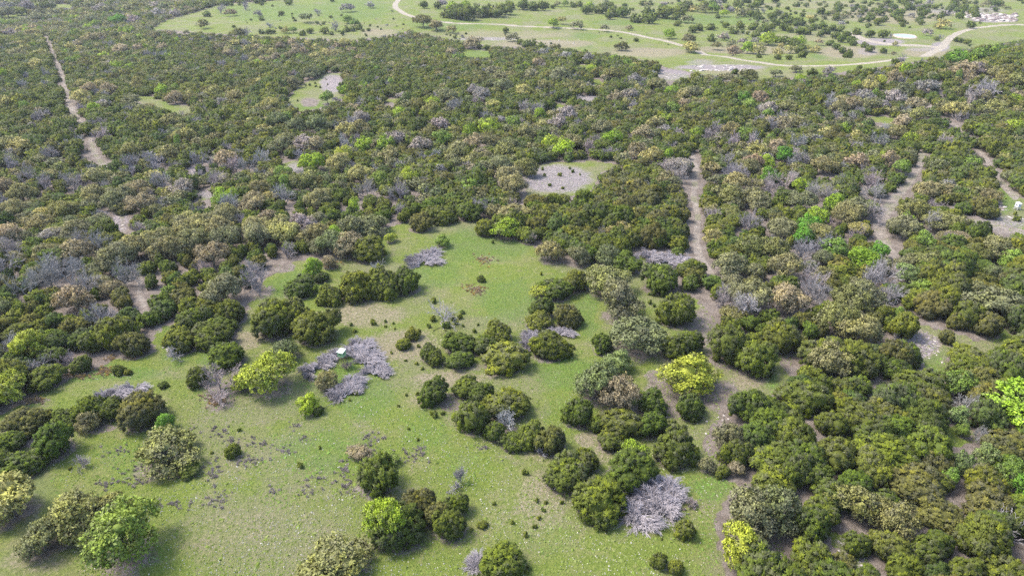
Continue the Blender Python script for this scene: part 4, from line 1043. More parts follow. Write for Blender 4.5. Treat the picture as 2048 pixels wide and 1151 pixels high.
def emit():
    vis = [t for t in TREES if -t['w'] * .5 < t['px'] < 2048 + t['w'] * .5 and -t['w'] * .2 < t['py'] < 1151 + t['w'] * 1.2]
    single = []
    for kd in 'JOEB':
        c = sorted((t for t in vis if t['kind'] == kd), key=lambda t: -t['w'] * (3 if t['src'] == 'near' else 1.3 if t['src'] != 'fill' else 1))
        for t in c[:298]: t['single'] = True; single.append(t)
    # labels
    groups = {}
    for t in single:
        if not t['label']:
            groups.setdefault((t['kind'], t['col'], area_of(t)), []).append(t)
    what = {'J': 'juniper', 'O': 'oak', 'E': 'leafy tree', 'B': 'bare tree'}
    for (kd, col, area), ts in groups.items():
        ts.sort(key=lambda t: t['px'])
        w = CWORD[col] + ' ' + what[kd]
        if len(ts) == 1: ts[0]['label'] = 'only ' + w + ' ' + area
        elif len(ts) <= 39:
            for i, t in enumerate(ts): t['label'] = f"{ORD[i]} {w} from left {area}"
        else:
            for t in ts: t['label'] = f"{w} crowded {area}"; t['grp'] = f"{w}s {area}"
    rng = np.random.default_rng(77)
    for n, t in enumerate(single):
        kd = t['kind']
        lod = 'near' if t['w'] > 34 and t['d'] < 200 else 'mid' if t['w'] > 17 else 'far'
        i = int(rng.integers(NVAR[kd, lod]))
        tag_kw = dict(label=t['label'], cat=CATS[kd], group=t.get('grp') or {'J': 'juniper trees', 'O': 'oak trees', 'E': 'broadleaf trees in spring leaf', 'B': 'leafless trees'}[kd])
        q1 = rng.uniform(.9, 1.12); kx = 1.13 if kd == 'E' else 1.05; sc = (t['r'] * kx * q1, t['r'] * kx / q1, t['h'] / SPEC[kd])
        rot = (0, 0, float(rng.random() * 6.283))
        c = COL[t['col']]; j = (1.1 if t['src'] == 'wood' and t['col'] in ('pt', 'tan', 'lp', 'go') else 1) * rng.uniform(.90, 1.12) * rng.uniform(.96, 1.04, 3); cc = (*(float(a * b) for a, b in zip(c, j)), 1)
        loc = (t['X'], t['Y'], t['z'] - .05)
        if kd != 'B' and (t['src'] == 'near' or lod == 'near'):
            lod = 'near'; i = i % NVAR[kd, lod]
            root = link(NAMES[kd], None, None, loc, rot, sc)
            cr = link('crown', lib(kd, 'near', i), root); cr.color = cc
            link('trunk', trunk_mesh(kd, i), root)
            tag(root, **tag_kw)
        elif kd == 'B' and lod == 'near':
            root = link(NAMES[kd], None, None, loc, rot, sc)
            for nm, lo, hi in (('trunk', 0, 1), ('crown', 2, 9)):
                key = ('Bpart', nm, i)
                if key not in LIB:
                    sg = bare_seg(900 + i, 'near'); mk = (sg[4] >= lo) & (sg[4] <= hi)
                    LIB[key] = stick_mesh('bare_' + nm, tuple(v[mk] for v in sg), M_STICK)
                o = link(nm, LIB[key], root); o.color = cc
            tag(root, **tag_kw)
        else:
            o = link(NAMES[kd], lib(kd, lod, i), None, loc, rot, sc); o.color = cc
            tag(o, **tag_kw)
    rest = {}
    for t in TREES:
        if not t.get('single'):
            lod = 'mid' if t['d'] < 170 else 'far' if t['d'] < 430 else 'dist'
            rest.setdefault((t['kind'], lod), []).append(t)
    return rest

def stuff_points(name, label, rows, meshes, sub=None):
    """one object: points that instance the given meshes (geometry nodes)"""
    me = bpy.data.meshes.new(name)
    n = len(rows)
    me.vertices.add(n)
    me.vertices.foreach_set('co', np.array([r[0] for r in rows], np.float32).ravel())
    a = me.attributes.new('tint', 'FLOAT_COLOR', 'POINT'); a.data.foreach_set('color', np.array([(*r[1], 1) for r in rows], np.float32).ravel())
    a = me.attributes.new('sc', 'FLOAT_VECTOR', 'POINT'); a.data.foreach_set('vector', np.array([r[2] for r in rows], np.float32).ravel())
    a = me.attributes.new('rz', 'FLOAT_VECTOR', 'POINT'); a.data.foreach_set('vector', np.array([(0, 0, r[3]) for r in rows], np.float32).ravel())
    a = me.attributes.new('pick', 'INT', 'POINT'); a.data.foreach_set('value', np.array([r[4] for r in rows], np.int32))
    me.update()
    o = link(name, me)
    coll = bpy.data.collections.new(name + '_kinds')
    for q, m in enumerate(meshes):
        s = bpy.data.objects.new(f'{name}_kind_{q:02d}', m); coll.objects.link(s)
    ng = bpy.data.node_groups.new(name, 'GeometryNodeTree')
    ng.interface.new_socket('Geometry', in_out='INPUT', socket_type='NodeSocketGeometry')
    ng.interface.new_socket('Geometry', in_out='OUTPUT', socket_type='NodeSocketGeometry')
    gi = ng.nodes.new('NodeGroupInput'); go = ng.nodes.new('NodeGroupOutput')
    ip = ng.nodes.new('GeometryNodeInstanceOnPoints'); ci = ng.nodes.new('GeometryNodeCollectionInfo')
    ci.inputs['Collection'].default_value = coll; ci.inputs['Separate Children'].default_value = True; ci.inputs['Reset Children'].default_value = True
    ip.inputs['Pick Instance'].default_value = True
    def attr(nm, ty):
        x = ng.nodes.new('GeometryNodeInputNamedAttribute'); x.data_type = ty; x.inputs['Name'].default_value = nm; return x.outputs[0]
    lk = ng.links.new
    lk(gi.outputs[0], ip.inputs['Points']); lk(ci.outputs[0], ip.inputs['Instance'])
    lk(attr('pick', 'INT'), ip.inputs['Instance Index']); lk(attr('sc', 'FLOAT_VECTOR'), ip.inputs['Scale'])
    rn = ng.nodes.new('FunctionNodeEulerToRotation'); lk(attr('rz', 'FLOAT_VECTOR'), rn.inputs[0]); lk(rn.outputs[0], ip.inputs['Rotation'])
    lk(ip.outputs[0], go.inputs[0])
    md = o.modifiers.new('scatter', 'NODES'); md.node_group = ng
    tag(o, label, None, None, 'stuff')
    return o
# ------------------------------------------------------------------ ground sheet with its soils, the trails, the road and the pond
def ground():
    ys = [-60.0, 0.0, 15.0, 30.0]
    y = 36.0
    while y < 820: ys.append(y); y += max(.42, .0056 * y)
    while y < 5200: ys.append(y); y *= 1.05
    xs = [0.0]; x = 0.0
    while x < 560:
        x += .55 if x < 60 else .55 + (x - 60) * .0058
        xs.append(x)
    while x < 5200: x *= 1.09; xs.append(x)
    xs = np.array(sorted({-v for v in xs} | set(xs))); ys = np.array(ys)
    nx, ny = len(xs), len(ys)
    X, Y = np.meshgrid(xs, ys)
    X = X.ravel(); Y = Y.ravel(); Z = terrain(X, Y)
    px, py, d = project(X, Y, Z)
    k = FPX / d
    front = Y > 10
    # ragged edges: wobble in metres, carried into the picture
    wx = (wav(X, Y, 1.7, 3.) * .8 + wav(X, Y, .7, 8.) * .45) * k; wy = (wav(X, Y, 1.9, 6.) * .8 + wav(X, Y, .8, 2.) * .45) * k * .4
    qx, qy = px + wx, py + wy
    clear = np.zeros(len(X), bool)
    for poly in CLEAR: clear |= in_poly(qx, qy, poly)
    clear |= (py > 1140) & (px < 1450)
    def blobs(L_):
        m = np.zeros(len(X))
        for cx, cy, rx, ry, s in L_:
            q = np.hypot((qx - cx) / rx, (qy - cy) / ry)
            m = np.maximum(m, s * (1 - sstep(.45, 1.25, q)))
        return m
    lush, straw, litter, rock = blobs(LUSH), blobs(STRAW), blobs(LITTER), blobs(ROCK)
    n1 = wav(X, Y, 5.5, 1.4) * .5 + wav(X, Y, 13, 2.7) * .5
    lush = np.clip(lush + .18 * n1, 0, 1.2); straw = np.clip(straw - .15 * n1 + .06, 0, 1.2)
    litter = np.where(clear, litter, np.maximum(litter, .8)); 
    # needles and leaves under every tree
    H0, W0 = 760, 1000
    ras = np.zeros((H0, W0), np.float32)
    for t in TREES:
        if t['Y'] > 440: continue
        R = t['r'] * (1.12 if t['kind'] == 'J' else 1.25)
        cx, cy = t['X'] + 500, t['Y']
        x0, x1, y0, y1 = int(cx - R - 1), int(cx + R + 2), int(cy - R - 1), int(cy + R + 2)
        if x0 < 0 or x1 >= W0 or y0 < 0 or y1 >= H0: continue
        gy, gx = np.mgrid[y0:y1, x0:x1]
        q = np.hypot(gx + .5 - cx, gy + .5 - cy) / R
        ras[y0:y1, x0:x1] = np.maximum(ras[y0:y1, x0:x1], np.clip(1.5 - 1.25 * q, 0, 1) * (1 if t['kind'] == 'J' else .75))
    ix = np.clip(X + 500 - .5, 0, W0 - 2); iy = np.clip(Y - .5, 0, H0 - 2)
    i0, j0 = ix.astype(int), iy.astype(int); fx, fy = ix - i0, iy - j0
    under = (ras[j0, i0] * (1 - fx) * (1 - fy) + ras[j0, i0 + 1] * fx * (1 - fy) + ras[j0 + 1, i0] * (1 - fx) * fy + ras[j0 + 1, i0 + 1] * fx * fy)
    under = np.where((np.abs(X) < 498) & (Y < 440) & (Y > 1), under, 0)
    litter = np.clip(np.maximum(litter, under), 0, 1.2)
    trail_d = np.full(len(X), 9.)
    for pts in TRAILS.values():
        dd = line_dist(px, py, pts); dd = np.where(front, dd, 9)
        trail_d = np.minimum(trail_d, dd)
    trail = 1 - sstep(.7, 1.5, trail_d)
    # the road keeps its width in metres
    def ground_line(pts, half):
        P = [hit(a, b) for a, b, _ in pts]
        P = np.array(P); out = []
        for (a, b), (c, e) in zip(P[:-1], P[1:]):
            for t in np.linspace(0, 1, 6)[:-1]: out.append((a + (c - a) * t, b + (e - b) * t, half))
        out.append((*P[-1], half))
        A = np.array(out); S = A.copy()
        for _ in range(3): S[1:-1, :2] = (S[:-2, :2] + 2 * S[1:-1, :2] + S[2:, :2]) / 4
        return [tuple(r) for r in S]
    far = Y > 250
    road_d = np.full(len(X), 9.); 
    road_pts, spur_pts = ground_line(ROAD, 1.0), ground_line(SPUR, 1.0)
    road_d[far] = line_dist(X[far], Y[far], road_pts)
    spur_d = np.full(len(X), 99.); spur_d[far] = line_dist(X[far], Y[far], spur_pts)
    roadm = np.maximum(1 - sstep(1.5, 3.0, road_d), .7 * (1 - sstep(1.5, 6.5, spur_d)))
    pond = in_poly(px, py, POND) | in_poly(px, py, POND2)
    pond &= far
    me_attr = {'zone': np.stack([lush, straw, litter, rock], 1), 'ways': np.stack([trail, roadm, clear * 1.0, under], 1)}
    idx = np.arange(nx * ny).reshape(ny, nx)
    F = np.stack([idx[:-1, :-1], idx[:-1, 1:], idx[1:, 1:], idx[1:, :-1]], -1).reshape(-1, 4)
    # which faces belong to what
    ft = trail_d[F].mean(1) < 1.0
    fr = (road_d[F].mean(1) < 3.0) | (spur_d[F].mean(1) < 4.0)
    fp = pond[F].mean(1) > .5
    fr &= ~fp; ft &= ~fr & ~fp
    fc = clear[F].mean(1) > .5
    meadow = fc & ~ft & ~fr & ~fp
    names = [('ground', ~(ft | fr | fp | meadow), M_GROUND), ('meadow', meadow, M_GROUND), ('dirt_trail', ft, M_GROUND), ('gravel_road', fr, M_GROUND)]
    V = np.stack([X, Y, Z], 1)
    for nm, sel, mat in names:
        f = F[sel]; used, inv = np.unique(f.ravel(), return_inverse=True)
        me = raw_mesh(nm, V[used], [inv.reshape(-1, 4)], {kk: vv[used] for kk, vv in me_attr.items()}, [mat], smooth=True)
        tag(link(nm, me), kind='structure')
    for nm, poly, dz in (('pond_water', POND, .12), ('pond_water', POND2, .12)):
        P = np.array([hit(a, b) for a, b in poly]); c = P.mean(0)
        f = F[fp]
        sel = in_poly(px, py, poly) & far
        zz = float(terrain(*c)) + dz
        ring = []
        for i in range(len(P)):
            a, b = P[i], P[(i + 1) % len(P)]
            for t in (0, .33, .66): ring.append(a + (b - a) * t)
        for _ in range(2): ring = [(ring[i - 1] + 2 * ring[i] + ring[(i + 1) % len(ring)]) / 4 for i in range(len(ring))]
        zz = max(float(terrain(*q)) for q in ring) + .06
        n = len(ring)
        # bank: a low earth rim that holds the water level
        rim_out = [c + (q - c) * 1.16 for q in ring]
        Vp = [(q[0], q[1], zz) for q in ring] + [(c[0], c[1], zz)]
        Fp = np.array([(i, (i + 1) % n, n) for i in range(n)])
        tag(link(nm, raw_mesh(nm, Vp, [Fp], {}, [M_WATER], smooth=True)), kind='structure')
        Vb = [(q[0], q[1], zz - .02) for q in [c + (q - c) * .98 for q in ring]] + [(q[0], q[1], zz + .22) for q in [c + (q - c) * 1.05 for q in ring]] + [(q[0], q[1], float(terrain(*q)) - .2) for q in rim_out]
        Fb = np.array([(i, (i + 1) % n, n + (i + 1) % n, n + i) for i in range(n)] + [(n + i, n + (i + 1) % n, 2 * n + (i + 1) % n, 2 * n + i) for i in range(n)])
        tag(link('pond_bank', raw_mesh('pond_bank', Vb, [Fb], {}, [M_BANK], smooth=True)), kind='structure')
    # the faces under the ponds stay ground
    f = F[fp]
    if len(f):
        used, inv = np.unique(f.ravel(), return_inverse=True)
        Vq = V[used].copy(); Vq[:, 2] -= .02
        tag(link('pond_bed', raw_mesh('pond_bed', Vq, [inv.reshape(-1, 4)], {kk: vv[used] for kk, vv in me_attr.items()}, [M_GROUND], smooth=True)), kind='structure')
    return dict(lush=lush, straw=straw, litter=litter, rock=rock, X=X, Y=Y, clear=clear, px=px, py=py)

def ground_mat():
    m, nt = new_mat('hill_soil_and_grass')
    out = nd(nt, 'ShaderNodeOutputMaterial')
    co = nd(nt, 'ShaderNodeTexCoord').outputs['Object']
    za = nd(nt, 'ShaderNodeAttribute', attribute_name='zone'); zs = nd(nt, 'ShaderNodeSeparateColor'); L(nt, za.outputs['Color'], zs.inputs[0])
    wa = nd(nt, 'ShaderNodeAttribute', attribute_name='ways'); ws = nd(nt, 'ShaderNodeSeparateColor'); L(nt, wa.outputs['Color'], ws.inputs[0])
    lush, straw, litter, rock = zs.outputs[0], zs.outputs[1], zs.outputs[2], za.outputs['Alpha']
    trail, road, clear = ws.outputs[0], ws.outputs[1], ws.outputs[2]
    nA = noise(nt, co, .55, 6, .62); nB = noise(nt, co, 2.2, 5, .7); nC = noise(nt, co, .12, 4, .6); nD = noise(nt, co, 7.0, 3, .7)
    def eff(mask, nse, amp=.9, lo=.38, hi=.66):
        return ramp(nt, mth(nt, 'ADD', mask, mth(nt, 'MULTIPLY', mth(nt, 'SUBTRACT', nse, .5), amp)), lo, hi)
    grass = mixc(nt, ramp(nt, nB, .3, .7), (.088, .128, .021), (.128, .152, .034))
    grass = mixc(nt, mth(nt, 'MULTIPLY', ramp(nt, nC, .45, .7), .5), grass, (0.163, 0.150, 0.077))
    nE = noise(nt, co, .36, 5, .65)
    grass = mixc(nt, mth(nt, 'MULTIPLY', ramp(nt, nE, .50, .70), .45), grass, (.185, .158, .092))
    nF = noise(nt, co, .045, 7, .62)
    grass = mixc(nt, mth(nt, 'MULTIPLY', ramp(nt, nF, .46, .60), .55), grass, (.150, .138, .092))
    green = mixc(nt, ramp(nt, nB, .3, .7), (0.063, 0.112, 0.022), (0.096, 0.141, 0.033))
    c = mixc(nt, mth(nt, 'MULTIPLY', eff(lush, nE, 1.5, .35, .95), .62), grass, green)
    st = mixc(nt, ramp(nt, nB, .35, .65), (0.157, 0.137, 0.083), (0.219, 0.182, 0.141))
    c = mixc(nt, mth(nt, 'MULTIPLY', eff(straw, nB, 1.1, .35, .85), .8), c, st)
    li = mixc(nt, ramp(nt, nA, .3, .7), (.108, .088, .072), (.180, .154, .134))
    li = mixc(nt, mth(nt, 'MULTIPLY', ramp(nt, nD, .5, .7), .5), li, (0.187, 0.162, 0.157))
    c = mixc(nt, eff(litter, nA, .8, .42, .72), c, li)
    ro = mixc(nt, ramp(nt, nB, .35, .62), (0.103, 0.086, 0.090), (0.258, 0.228, 0.237))
    c = mixc(nt, mth(nt, 'MULTIPLY', eff(rock, nB, 1.0, .35, .8), .9), c, ro)
    tr = mixc(nt, ramp(nt, nA, .3, .7), (.150, .126, .108), (.235, .208, .180))
    tr = mixc(nt, mth(nt, 'MULTIPLY', ramp(nt, nC, .52, .62), .7), tr, (0.135, 0.135, 0.078))
    c = mixc(nt, eff(trail, nA, .5, .35, .65), c, tr)
    rd = mixc(nt, ramp(nt, nA, .3, .7), (0.215, 0.187, 0.146), (0.297, 0.267, 0.224))
    c = mixc(nt, ramp(nt, road, .25, .6), c, rd)
    # fine mottling of blades, twigs and pebbles
    hsv = nd(nt, 'ShaderNodeHueSaturation'); L(nt, c, hsv.inputs['Color'])
    L(nt, mth(nt, 'MULTIPLY_ADD', mth(nt, 'ADD', nD, nB), .75, .26), hsv.inputs['Value'])
    # scattered limestone chips
    vo = nd(nt, 'ShaderNodeTexVoronoi'); vo.inputs['Scale'].default_value = 1.6; L(nt, co, vo.inputs['Vector'])
    vsz = mth(nt, 'MULTIPLY_ADD', nd(nt, 'ShaderNodeSeparateColor').outputs[0], 0, .0)
    sc_ = nd(nt, 'ShaderNodeSeparateColor'); L(nt, vo.outputs['Color'], sc_.inputs[0])
    lim = mth(nt, 'MULTIPLY', sc_.outputs[0], mth(nt, 'MULTIPLY_ADD', ramp(nt, nA, .42, .62), .14, .02))
    chip = mth(nt, 'LESS_THAN', vo.outputs['Distance'], lim)
    c2 = mixc(nt, mth(nt, 'MULTIPLY', chip, .75), hsv.outputs[0], (0.323, 0.303, 0.261))
    b = nd(nt, 'ShaderNodeBsdfPrincipled', i_Roughness=.95); b.inputs['Specular IOR Level'].default_value = .1
    L(nt, c2, b.inputs['Base Color'])
    bp = nd(nt, 'ShaderNodeBump', i_Strength=.9, i_Distance=.2); L(nt, mth(nt, 'ADD', nD, nB), bp.inputs['Height']); L(nt, bp.outputs[0], b.inputs['Normal'])
    L(nt, b.outputs[0], out.inputs[0])
    return m
M_GROUND = ground_mat()
M_BANK = plain_mat('wet_bank_mud', (.24, .19, .16), (.38, .32, .28), .6)
def water_mat():
    m, nt = new_mat('pond_surface'); out = nd(nt, 'ShaderNodeOutputMaterial')
    b = nd(nt, 'ShaderNodeBsdfPrincipled', i_Roughness=.08); b.inputs['Base Color'].default_value = (.13, .14, .14, 1); b.inputs['IOR'].default_value = 1.45
    b.inputs['Specular IOR Level'].default_value = .5
    bp = nd(nt, 'ShaderNodeBump', i_Strength=.1); co = nd(nt, 'ShaderNodeTexCoord').outputs['Object']; L(nt, noise(nt, co, 1.5, 3), bp.inputs['Height']); L(nt, bp.outputs[0], b.inputs['Normal'])
    L(nt, b.outputs[0], out.inputs[0]); return m
M_WATER = water_mat()
G = ground()
# ------------------------------------------------------------------ trees
REST = emit()
STUFF = {'J': ('juniper_woodland', 'unbroken mass of small junipers filling the woods'), 'O': ('oak_woodland', 'scattered small oaks among the far junipers'),
         'E': ('broadleaf_woodland', 'scattered green trees among the far junipers'), 'B': ('leafless_woodland', 'scattered leafless trees among the far junipers')}
_r = np.random.default_rng(8)
for kd in 'JOEB':
    rows, meshes, base = [], [], 0
    for lod in ('mid', 'far', 'dist'):
        ts = REST.get((kd, lod), [])
        if not ts: continue
        nv = NVAR[kd, lod] if lod != 'mid' else min(4, NVAR[kd, lod])
        for i in range(nv): meshes.append(lib(kd, lod, i, True))
        for t in ts:
            c = np.array(COL[t['col']]) * _r.uniform(.88, 1.14) * _r.uniform(.96, 1.04, 3)
            rows.append(((t['X'], t['Y'], t['z'] - .05), c, (t['r'] * _r.uniform(.95, 1.2), t['r'] * _r.uniform(.95, 1.2), t['h'] / SPEC[kd]), float(_r.random() * 6.283), base + int(_r.integers(nv))))
        base += nv
    if rows: stuff_points(STUFF[kd][0], STUFF[kd][1], rows, meshes)

# ------------------------------------------------------------------ juniper seedlings in the open grass
SEED_M = [crown_mesh('S', 40 + i, 'near', False, False) for i in range(4)]
SEED_BY = {}
for n, (x, y, w) in enumerate(SEEDLINGS):
    X, Y = hit(x, y); z = float(terrain(X, Y)); d = float(project(X, Y, z)[2]); r = max(w / 2 / FPX * d, .22)
    o = link('juniper_seedling', SEED_M[n % 4], None, (X, Y, z - .03), (0, 0, n * 1.3), (r, r, r * random.uniform(1.2, 1.7)))
    c = COL[random.choice(['dk', 'ol', 'ol'])]; o.color = (*(v * 1.35 for v in c), 1)
    if (x, y) in ((1091, 1006),): o.color = (*COL['ol'], 1)
    if y > 920 and x > 940: a = 'left of the round brush pile'
    elif y > 700 and x > 780: a = 'around the mid-meadow juniper row'
    elif x > 840 and y > 590 and x < 960: a = 'ringing the fallen grey tree'
    elif y < 400: a = 'in the woodland clearings'
    elif x < 840 and y < 800: a = 'right of the stilt cabin'
    else: a = 'scattered over the meadow'
    SEED_BY.setdefault(a, []).append((x, o))
for a, os_ in SEED_BY.items():
    for (x, o), nth in zip(sorted(os_, key=lambda q: q[0]), ORD):
        tag(o, f'{nth} from left of the juniper seedlings {a}', 'seedling', 'juniper seedlings')

# ------------------------------------------------------------------ low grey and brown weeds, limestone, flowers, grass tufts: uncountable
def weed_rows():
    rows = []
    rg = np.random.default_rng(21)
    for cx, cy, rx, ry, n in WEEDS:
        for _ in range(n * 3):
            x, y = cx + rg.normal() * rx * .6, cy + rg.normal() * ry * .6
            X, Y = hit(x, y); r = rg.uniform(.15, .42)
            rows.append(((X, Y, float(terrain(X, Y)) - .02), np.array([.24, .205, .20]) * rg.uniform(.8, 1.3), (r, r, r * rg.uniform(.6, 1.1)), rg.random() * 6.28, int(rg.integers(2))))
    for cx, cy, rx, ry in THICKETS:
        if rx <= 0: continue
        for _ in range(int(rx * ry * .28)):
            x, y = cx + rg.normal() * rx * .5, cy + rg.normal() * ry * .5
            X, Y = hit(x, y); r = rg.uniform(.25, .55)
            c = np.array([.26, .19, .13]) if rg.random() < .7 else np.array([.36, .25, .07])
            rows.append(((X, Y, float(terrain(X, Y)) - .02), c * rg.uniform(.8, 1.2), (r, r, r * rg.uniform(.5, .9)), rg.random() * 6.28, int(rg.integers(2))))
    return rows
WEED_M = [stick_mesh('weed', branching(60 + i, 3, [5, 4], .75, .45, .03, stems=7, stem_spread=.9, up=.2, rmin=.02), M_STICK_I) for i in range(2)]
stuff_points('dry_weeds', 'low purplish grey weeds and dry brambles in the open grass', weed_rows(), WEED_M)

def scatter_open(n, seed, y0, y1):
    """random points on the open meadow, in metres"""
    rg = np.random.default_rng(seed)
    Y = y0 * (y1 / y0) ** rg.random(n); X = rg.uniform(-1, 1, n) * (Y * .80 + 6)
    px, py, _ = project(X, Y, terrain(X, Y))
    ok = np.zeros(n, bool)
    for poly in CLEAR: ok |= in_poly(px, py, poly)
    return X[ok], Y[ok], px[ok], py[ok], rg

def tufts():
    X, Y, px, py, rg = scatter_open(120000, 31, 42, 190)
    lush = np.zeros(len(X)); straw = np.zeros(len(X))
    for L_, m in ((LUSH, lush), (STRAW, straw)):
        for cx, cy, rx, ry, s in L_:
            m[:] = np.maximum(m, s * (1 - sstep(.45, 1.25, np.hypot((px - cx) / rx, (py - cy) / ry))))
    keep = rg.random(len(X)) < .75
    X, Y, lush, straw = X[keep], Y[keep], lush[keep], straw[keep]
    n = len(X); Z = terrain(X, Y)
    V = np.zeros((n, 5, 3)); g = rg.random(n)
    s = rg.uniform(.07, .20, n) * np.where(rg.random(n) < .06, 1.7, 1.0); a = rg.random(n) * 6.28
    for j in range(4):
        V[:, j, 0] = X + np.cos(a + j * 1.571) * s * rg.uniform(.7, 1.2, n); V[:, j, 1] = Y + np.sin(a + j * 1.571) * s * rg.uniform(.7, 1.2, n); V[:, j, 2] = Z - .02
    V[:, 4, 0] = X + rg.normal(size=n) * s * .4; V[:, 4, 1] = Y + rg.normal(size=n) * s * .4; V[:, 4, 2] = Z + s * rg.uniform(.3, .7, n)
    b = (np.arange(n) * 5)[:, None]
    F = np.concatenate([b + np.array([[j, (j + 1) % 4, 4]]) for j in range(4)])
    base = np.array([.138, .186, .036]); gr = np.array([.125, .220, .042]); st = np.array([.27, .24, .15])
    c = base + (gr - base) * np.clip(lush, 0, 1)[:, None]; c = c + (st - c) * (np.clip(straw, 0, 1) * .7 * (g > .35))[:, None]
    c = c * rg.uniform(.66, .90, n)[:, None]
    col = np.concatenate([np.repeat(c, 5, 0), np.ones((n * 5, 1))], 1)
    m, nt = new_mat('grass_tufts'); out = nd(nt, 'ShaderNodeOutputMaterial')
    at = nd(nt, 'ShaderNodeAttribute', attribute_name='c'); bs = nd(nt, 'ShaderNodeBsdfPrincipled', i_Roughness=.9); bs.inputs['Specular IOR Level'].default_value = .1
    L(nt, at.outputs['Color'], bs.inputs['Base Color']); L(nt, bs.outputs[0], out.inputs[0])
    tag(link('grass_tufts', raw_mesh('grass_tufts', V.reshape(-1, 3), [F], {'c': col}, [m])), 'short spring grass growing in tufts across the meadow', None, None, 'stuff')
tufts()

def chips():
    X, Y, px, py, rg = scatter_open(80000, 41, 42, 170)
    dens = .05 + .30 * np.exp(-((px - 560) / 320) ** 2 - ((py - 1050) / 130) ** 2) + .22 * np.exp(-((px - 900) / 200) ** 2 - ((py - 960) / 140) ** 2) + .22 * np.exp(-((px - 60) / 120) ** 2 - ((py - 1080) / 90) ** 2) \
        + .15 * np.exp(-((px - 620) / 120) ** 2 - ((py - 850) / 60) ** 2) + .22 * np.exp(-((px - 1380) / 120) ** 2 - ((py - 1000) / 90) ** 2) + .1 * (py > 780) + .2 * np.exp(-((px - 1280) / 60) ** 2 - ((py - 770) / 30) ** 2)
    dens *= .5 + .9 * (wav(X, Y, 4, 2) > 0)
    k = rg.random(len(X)) < dens * 1.05
    X, Y = X[k], Y[k]; n = len(X); Z = terrain(X, Y)
    s = rg.uniform(.04, .08, n) * np.where(rg.random(n) < .05, 1.7, 1); a = rg.random(n) * 6.28
    V = np.zeros((n, 5, 3))
    for j in range(4):
        V[:, j, 0] = X + np.cos(a + j * 1.571) * s * rg.uniform(.6, 1.3, n); V[:, j, 1] = Y + np.sin(a + j * 1.571) * s * rg.uniform(.6, 1.3, n); V[:, j, 2] = Z + .03
    V[:, 4, 0] = X; V[:, 4, 1] = Y; V[:, 4, 2] = Z + .05 + s * .8
    b = (np.arange(n) * 5)[:, None]
    F = np.concatenate([b + np.array([[j, (j + 1) % 4, 4]]) for j in range(4)])
    m = plain_mat('limestone_and_petals', (.36, .34, .26), (.50, .48, .41), .8)
    tag(link('white_wildflowers', raw_mesh('white_wildflowers', V.reshape(-1, 3), [F], {}, [m])), 'tiny white flowers and limestone chips sprinkled over the grass', None, None, 'stuff')
chips()

# limestone ledges and quarry rubble
def boulder_mesh(seed):
    rg = np.random.default_rng(seed); v, f = ICO1
    V = v * (1 + rg.normal(size=(len(v), 1)) * .22) * np.array([1, .75, .5]); V = np.round(V * 3.2) / 3.2 * .5 + V * .5
    return raw_mesh('boulder', V, [f], {}, [M_ROCK])
M_ROCK = plain_mat('limestone', (.26, .23, .21), (.42, .39, .36), 2.)
M_ROCKD = plain_mat('dark_rubble', (.09, .07, .07), (.20, .16, .15), 2.)
B_M = [boulder_mesh(i) for i in range(4)]
for m_ in B_M[2:]: m_.materials[0] = M_ROCK
BD = [boulder_mesh(20 + i) for i in range(2)]
for m_ in BD: m_.materials[0] = M_ROCKD
def rock_rows(spots, seed):
    rg = np.random.default_rng(seed); rows = []
    for cx, cy, rx, ry, n, s0, s1, dark in spots:
        for _ in range(n):
            x, y = cx + rg.uniform(-1, 1) * rx, cy + rg.uniform(-1, 1) * ry
            X, Y = hit(x, y); s = rg.uniform(s0, s1)
            rows.append(((X, Y, float(terrain(X, Y)) + s * .05), np.ones(3), (s, s * rg.uniform(.7, 1.2), s * rg.uniform(.5, 1.)), rg.random() * 6.28, int(rg.integers(4) if rg.random() > dark else 4 + rg.integers(2))))
    return rows
stuff_points('quarry_rubble', 'heaps of pale and dark limestone blocks at the far quarry', rock_rows([(1990, 36, 42, 7, 260, .6, 2.6, .5), (1940, 27, 60, 8, 60, .5, 1.6, .4), (1960, 33, 30, 5, 60, .6, 2.0, .3)], 5), B_M + BD)
stuff_points('limestone_outcrop', 'loose weathered limestone on the stony clearings', rock_rows([(1845, 700, 40, 30, 40, .12, .32, 0), (1440, 137, 60, 6, 60, .4, 1.3, 0), (1110, 360, 70, 24, 30, .08, .22, 0), (970, 79, 60, 4, 40, .3, .9, 0), (340, 697, 14, 5, 8, .15, .35, 0), (2020, 425, 26, 14, 10, .2, .6, 0),
    (1340, 150, 40, 8, 20, .3, .9, 0), (1440, 840, 30, 30, 14, .1, .25, 0), (1700, 1110, 25, 40, 30, .08, .2, 0), (1100, 84, 60, 5, 30, .3, .8, .0), (235, 445, 14, 30, 16, .2, .5, 0)], 6), B_M)

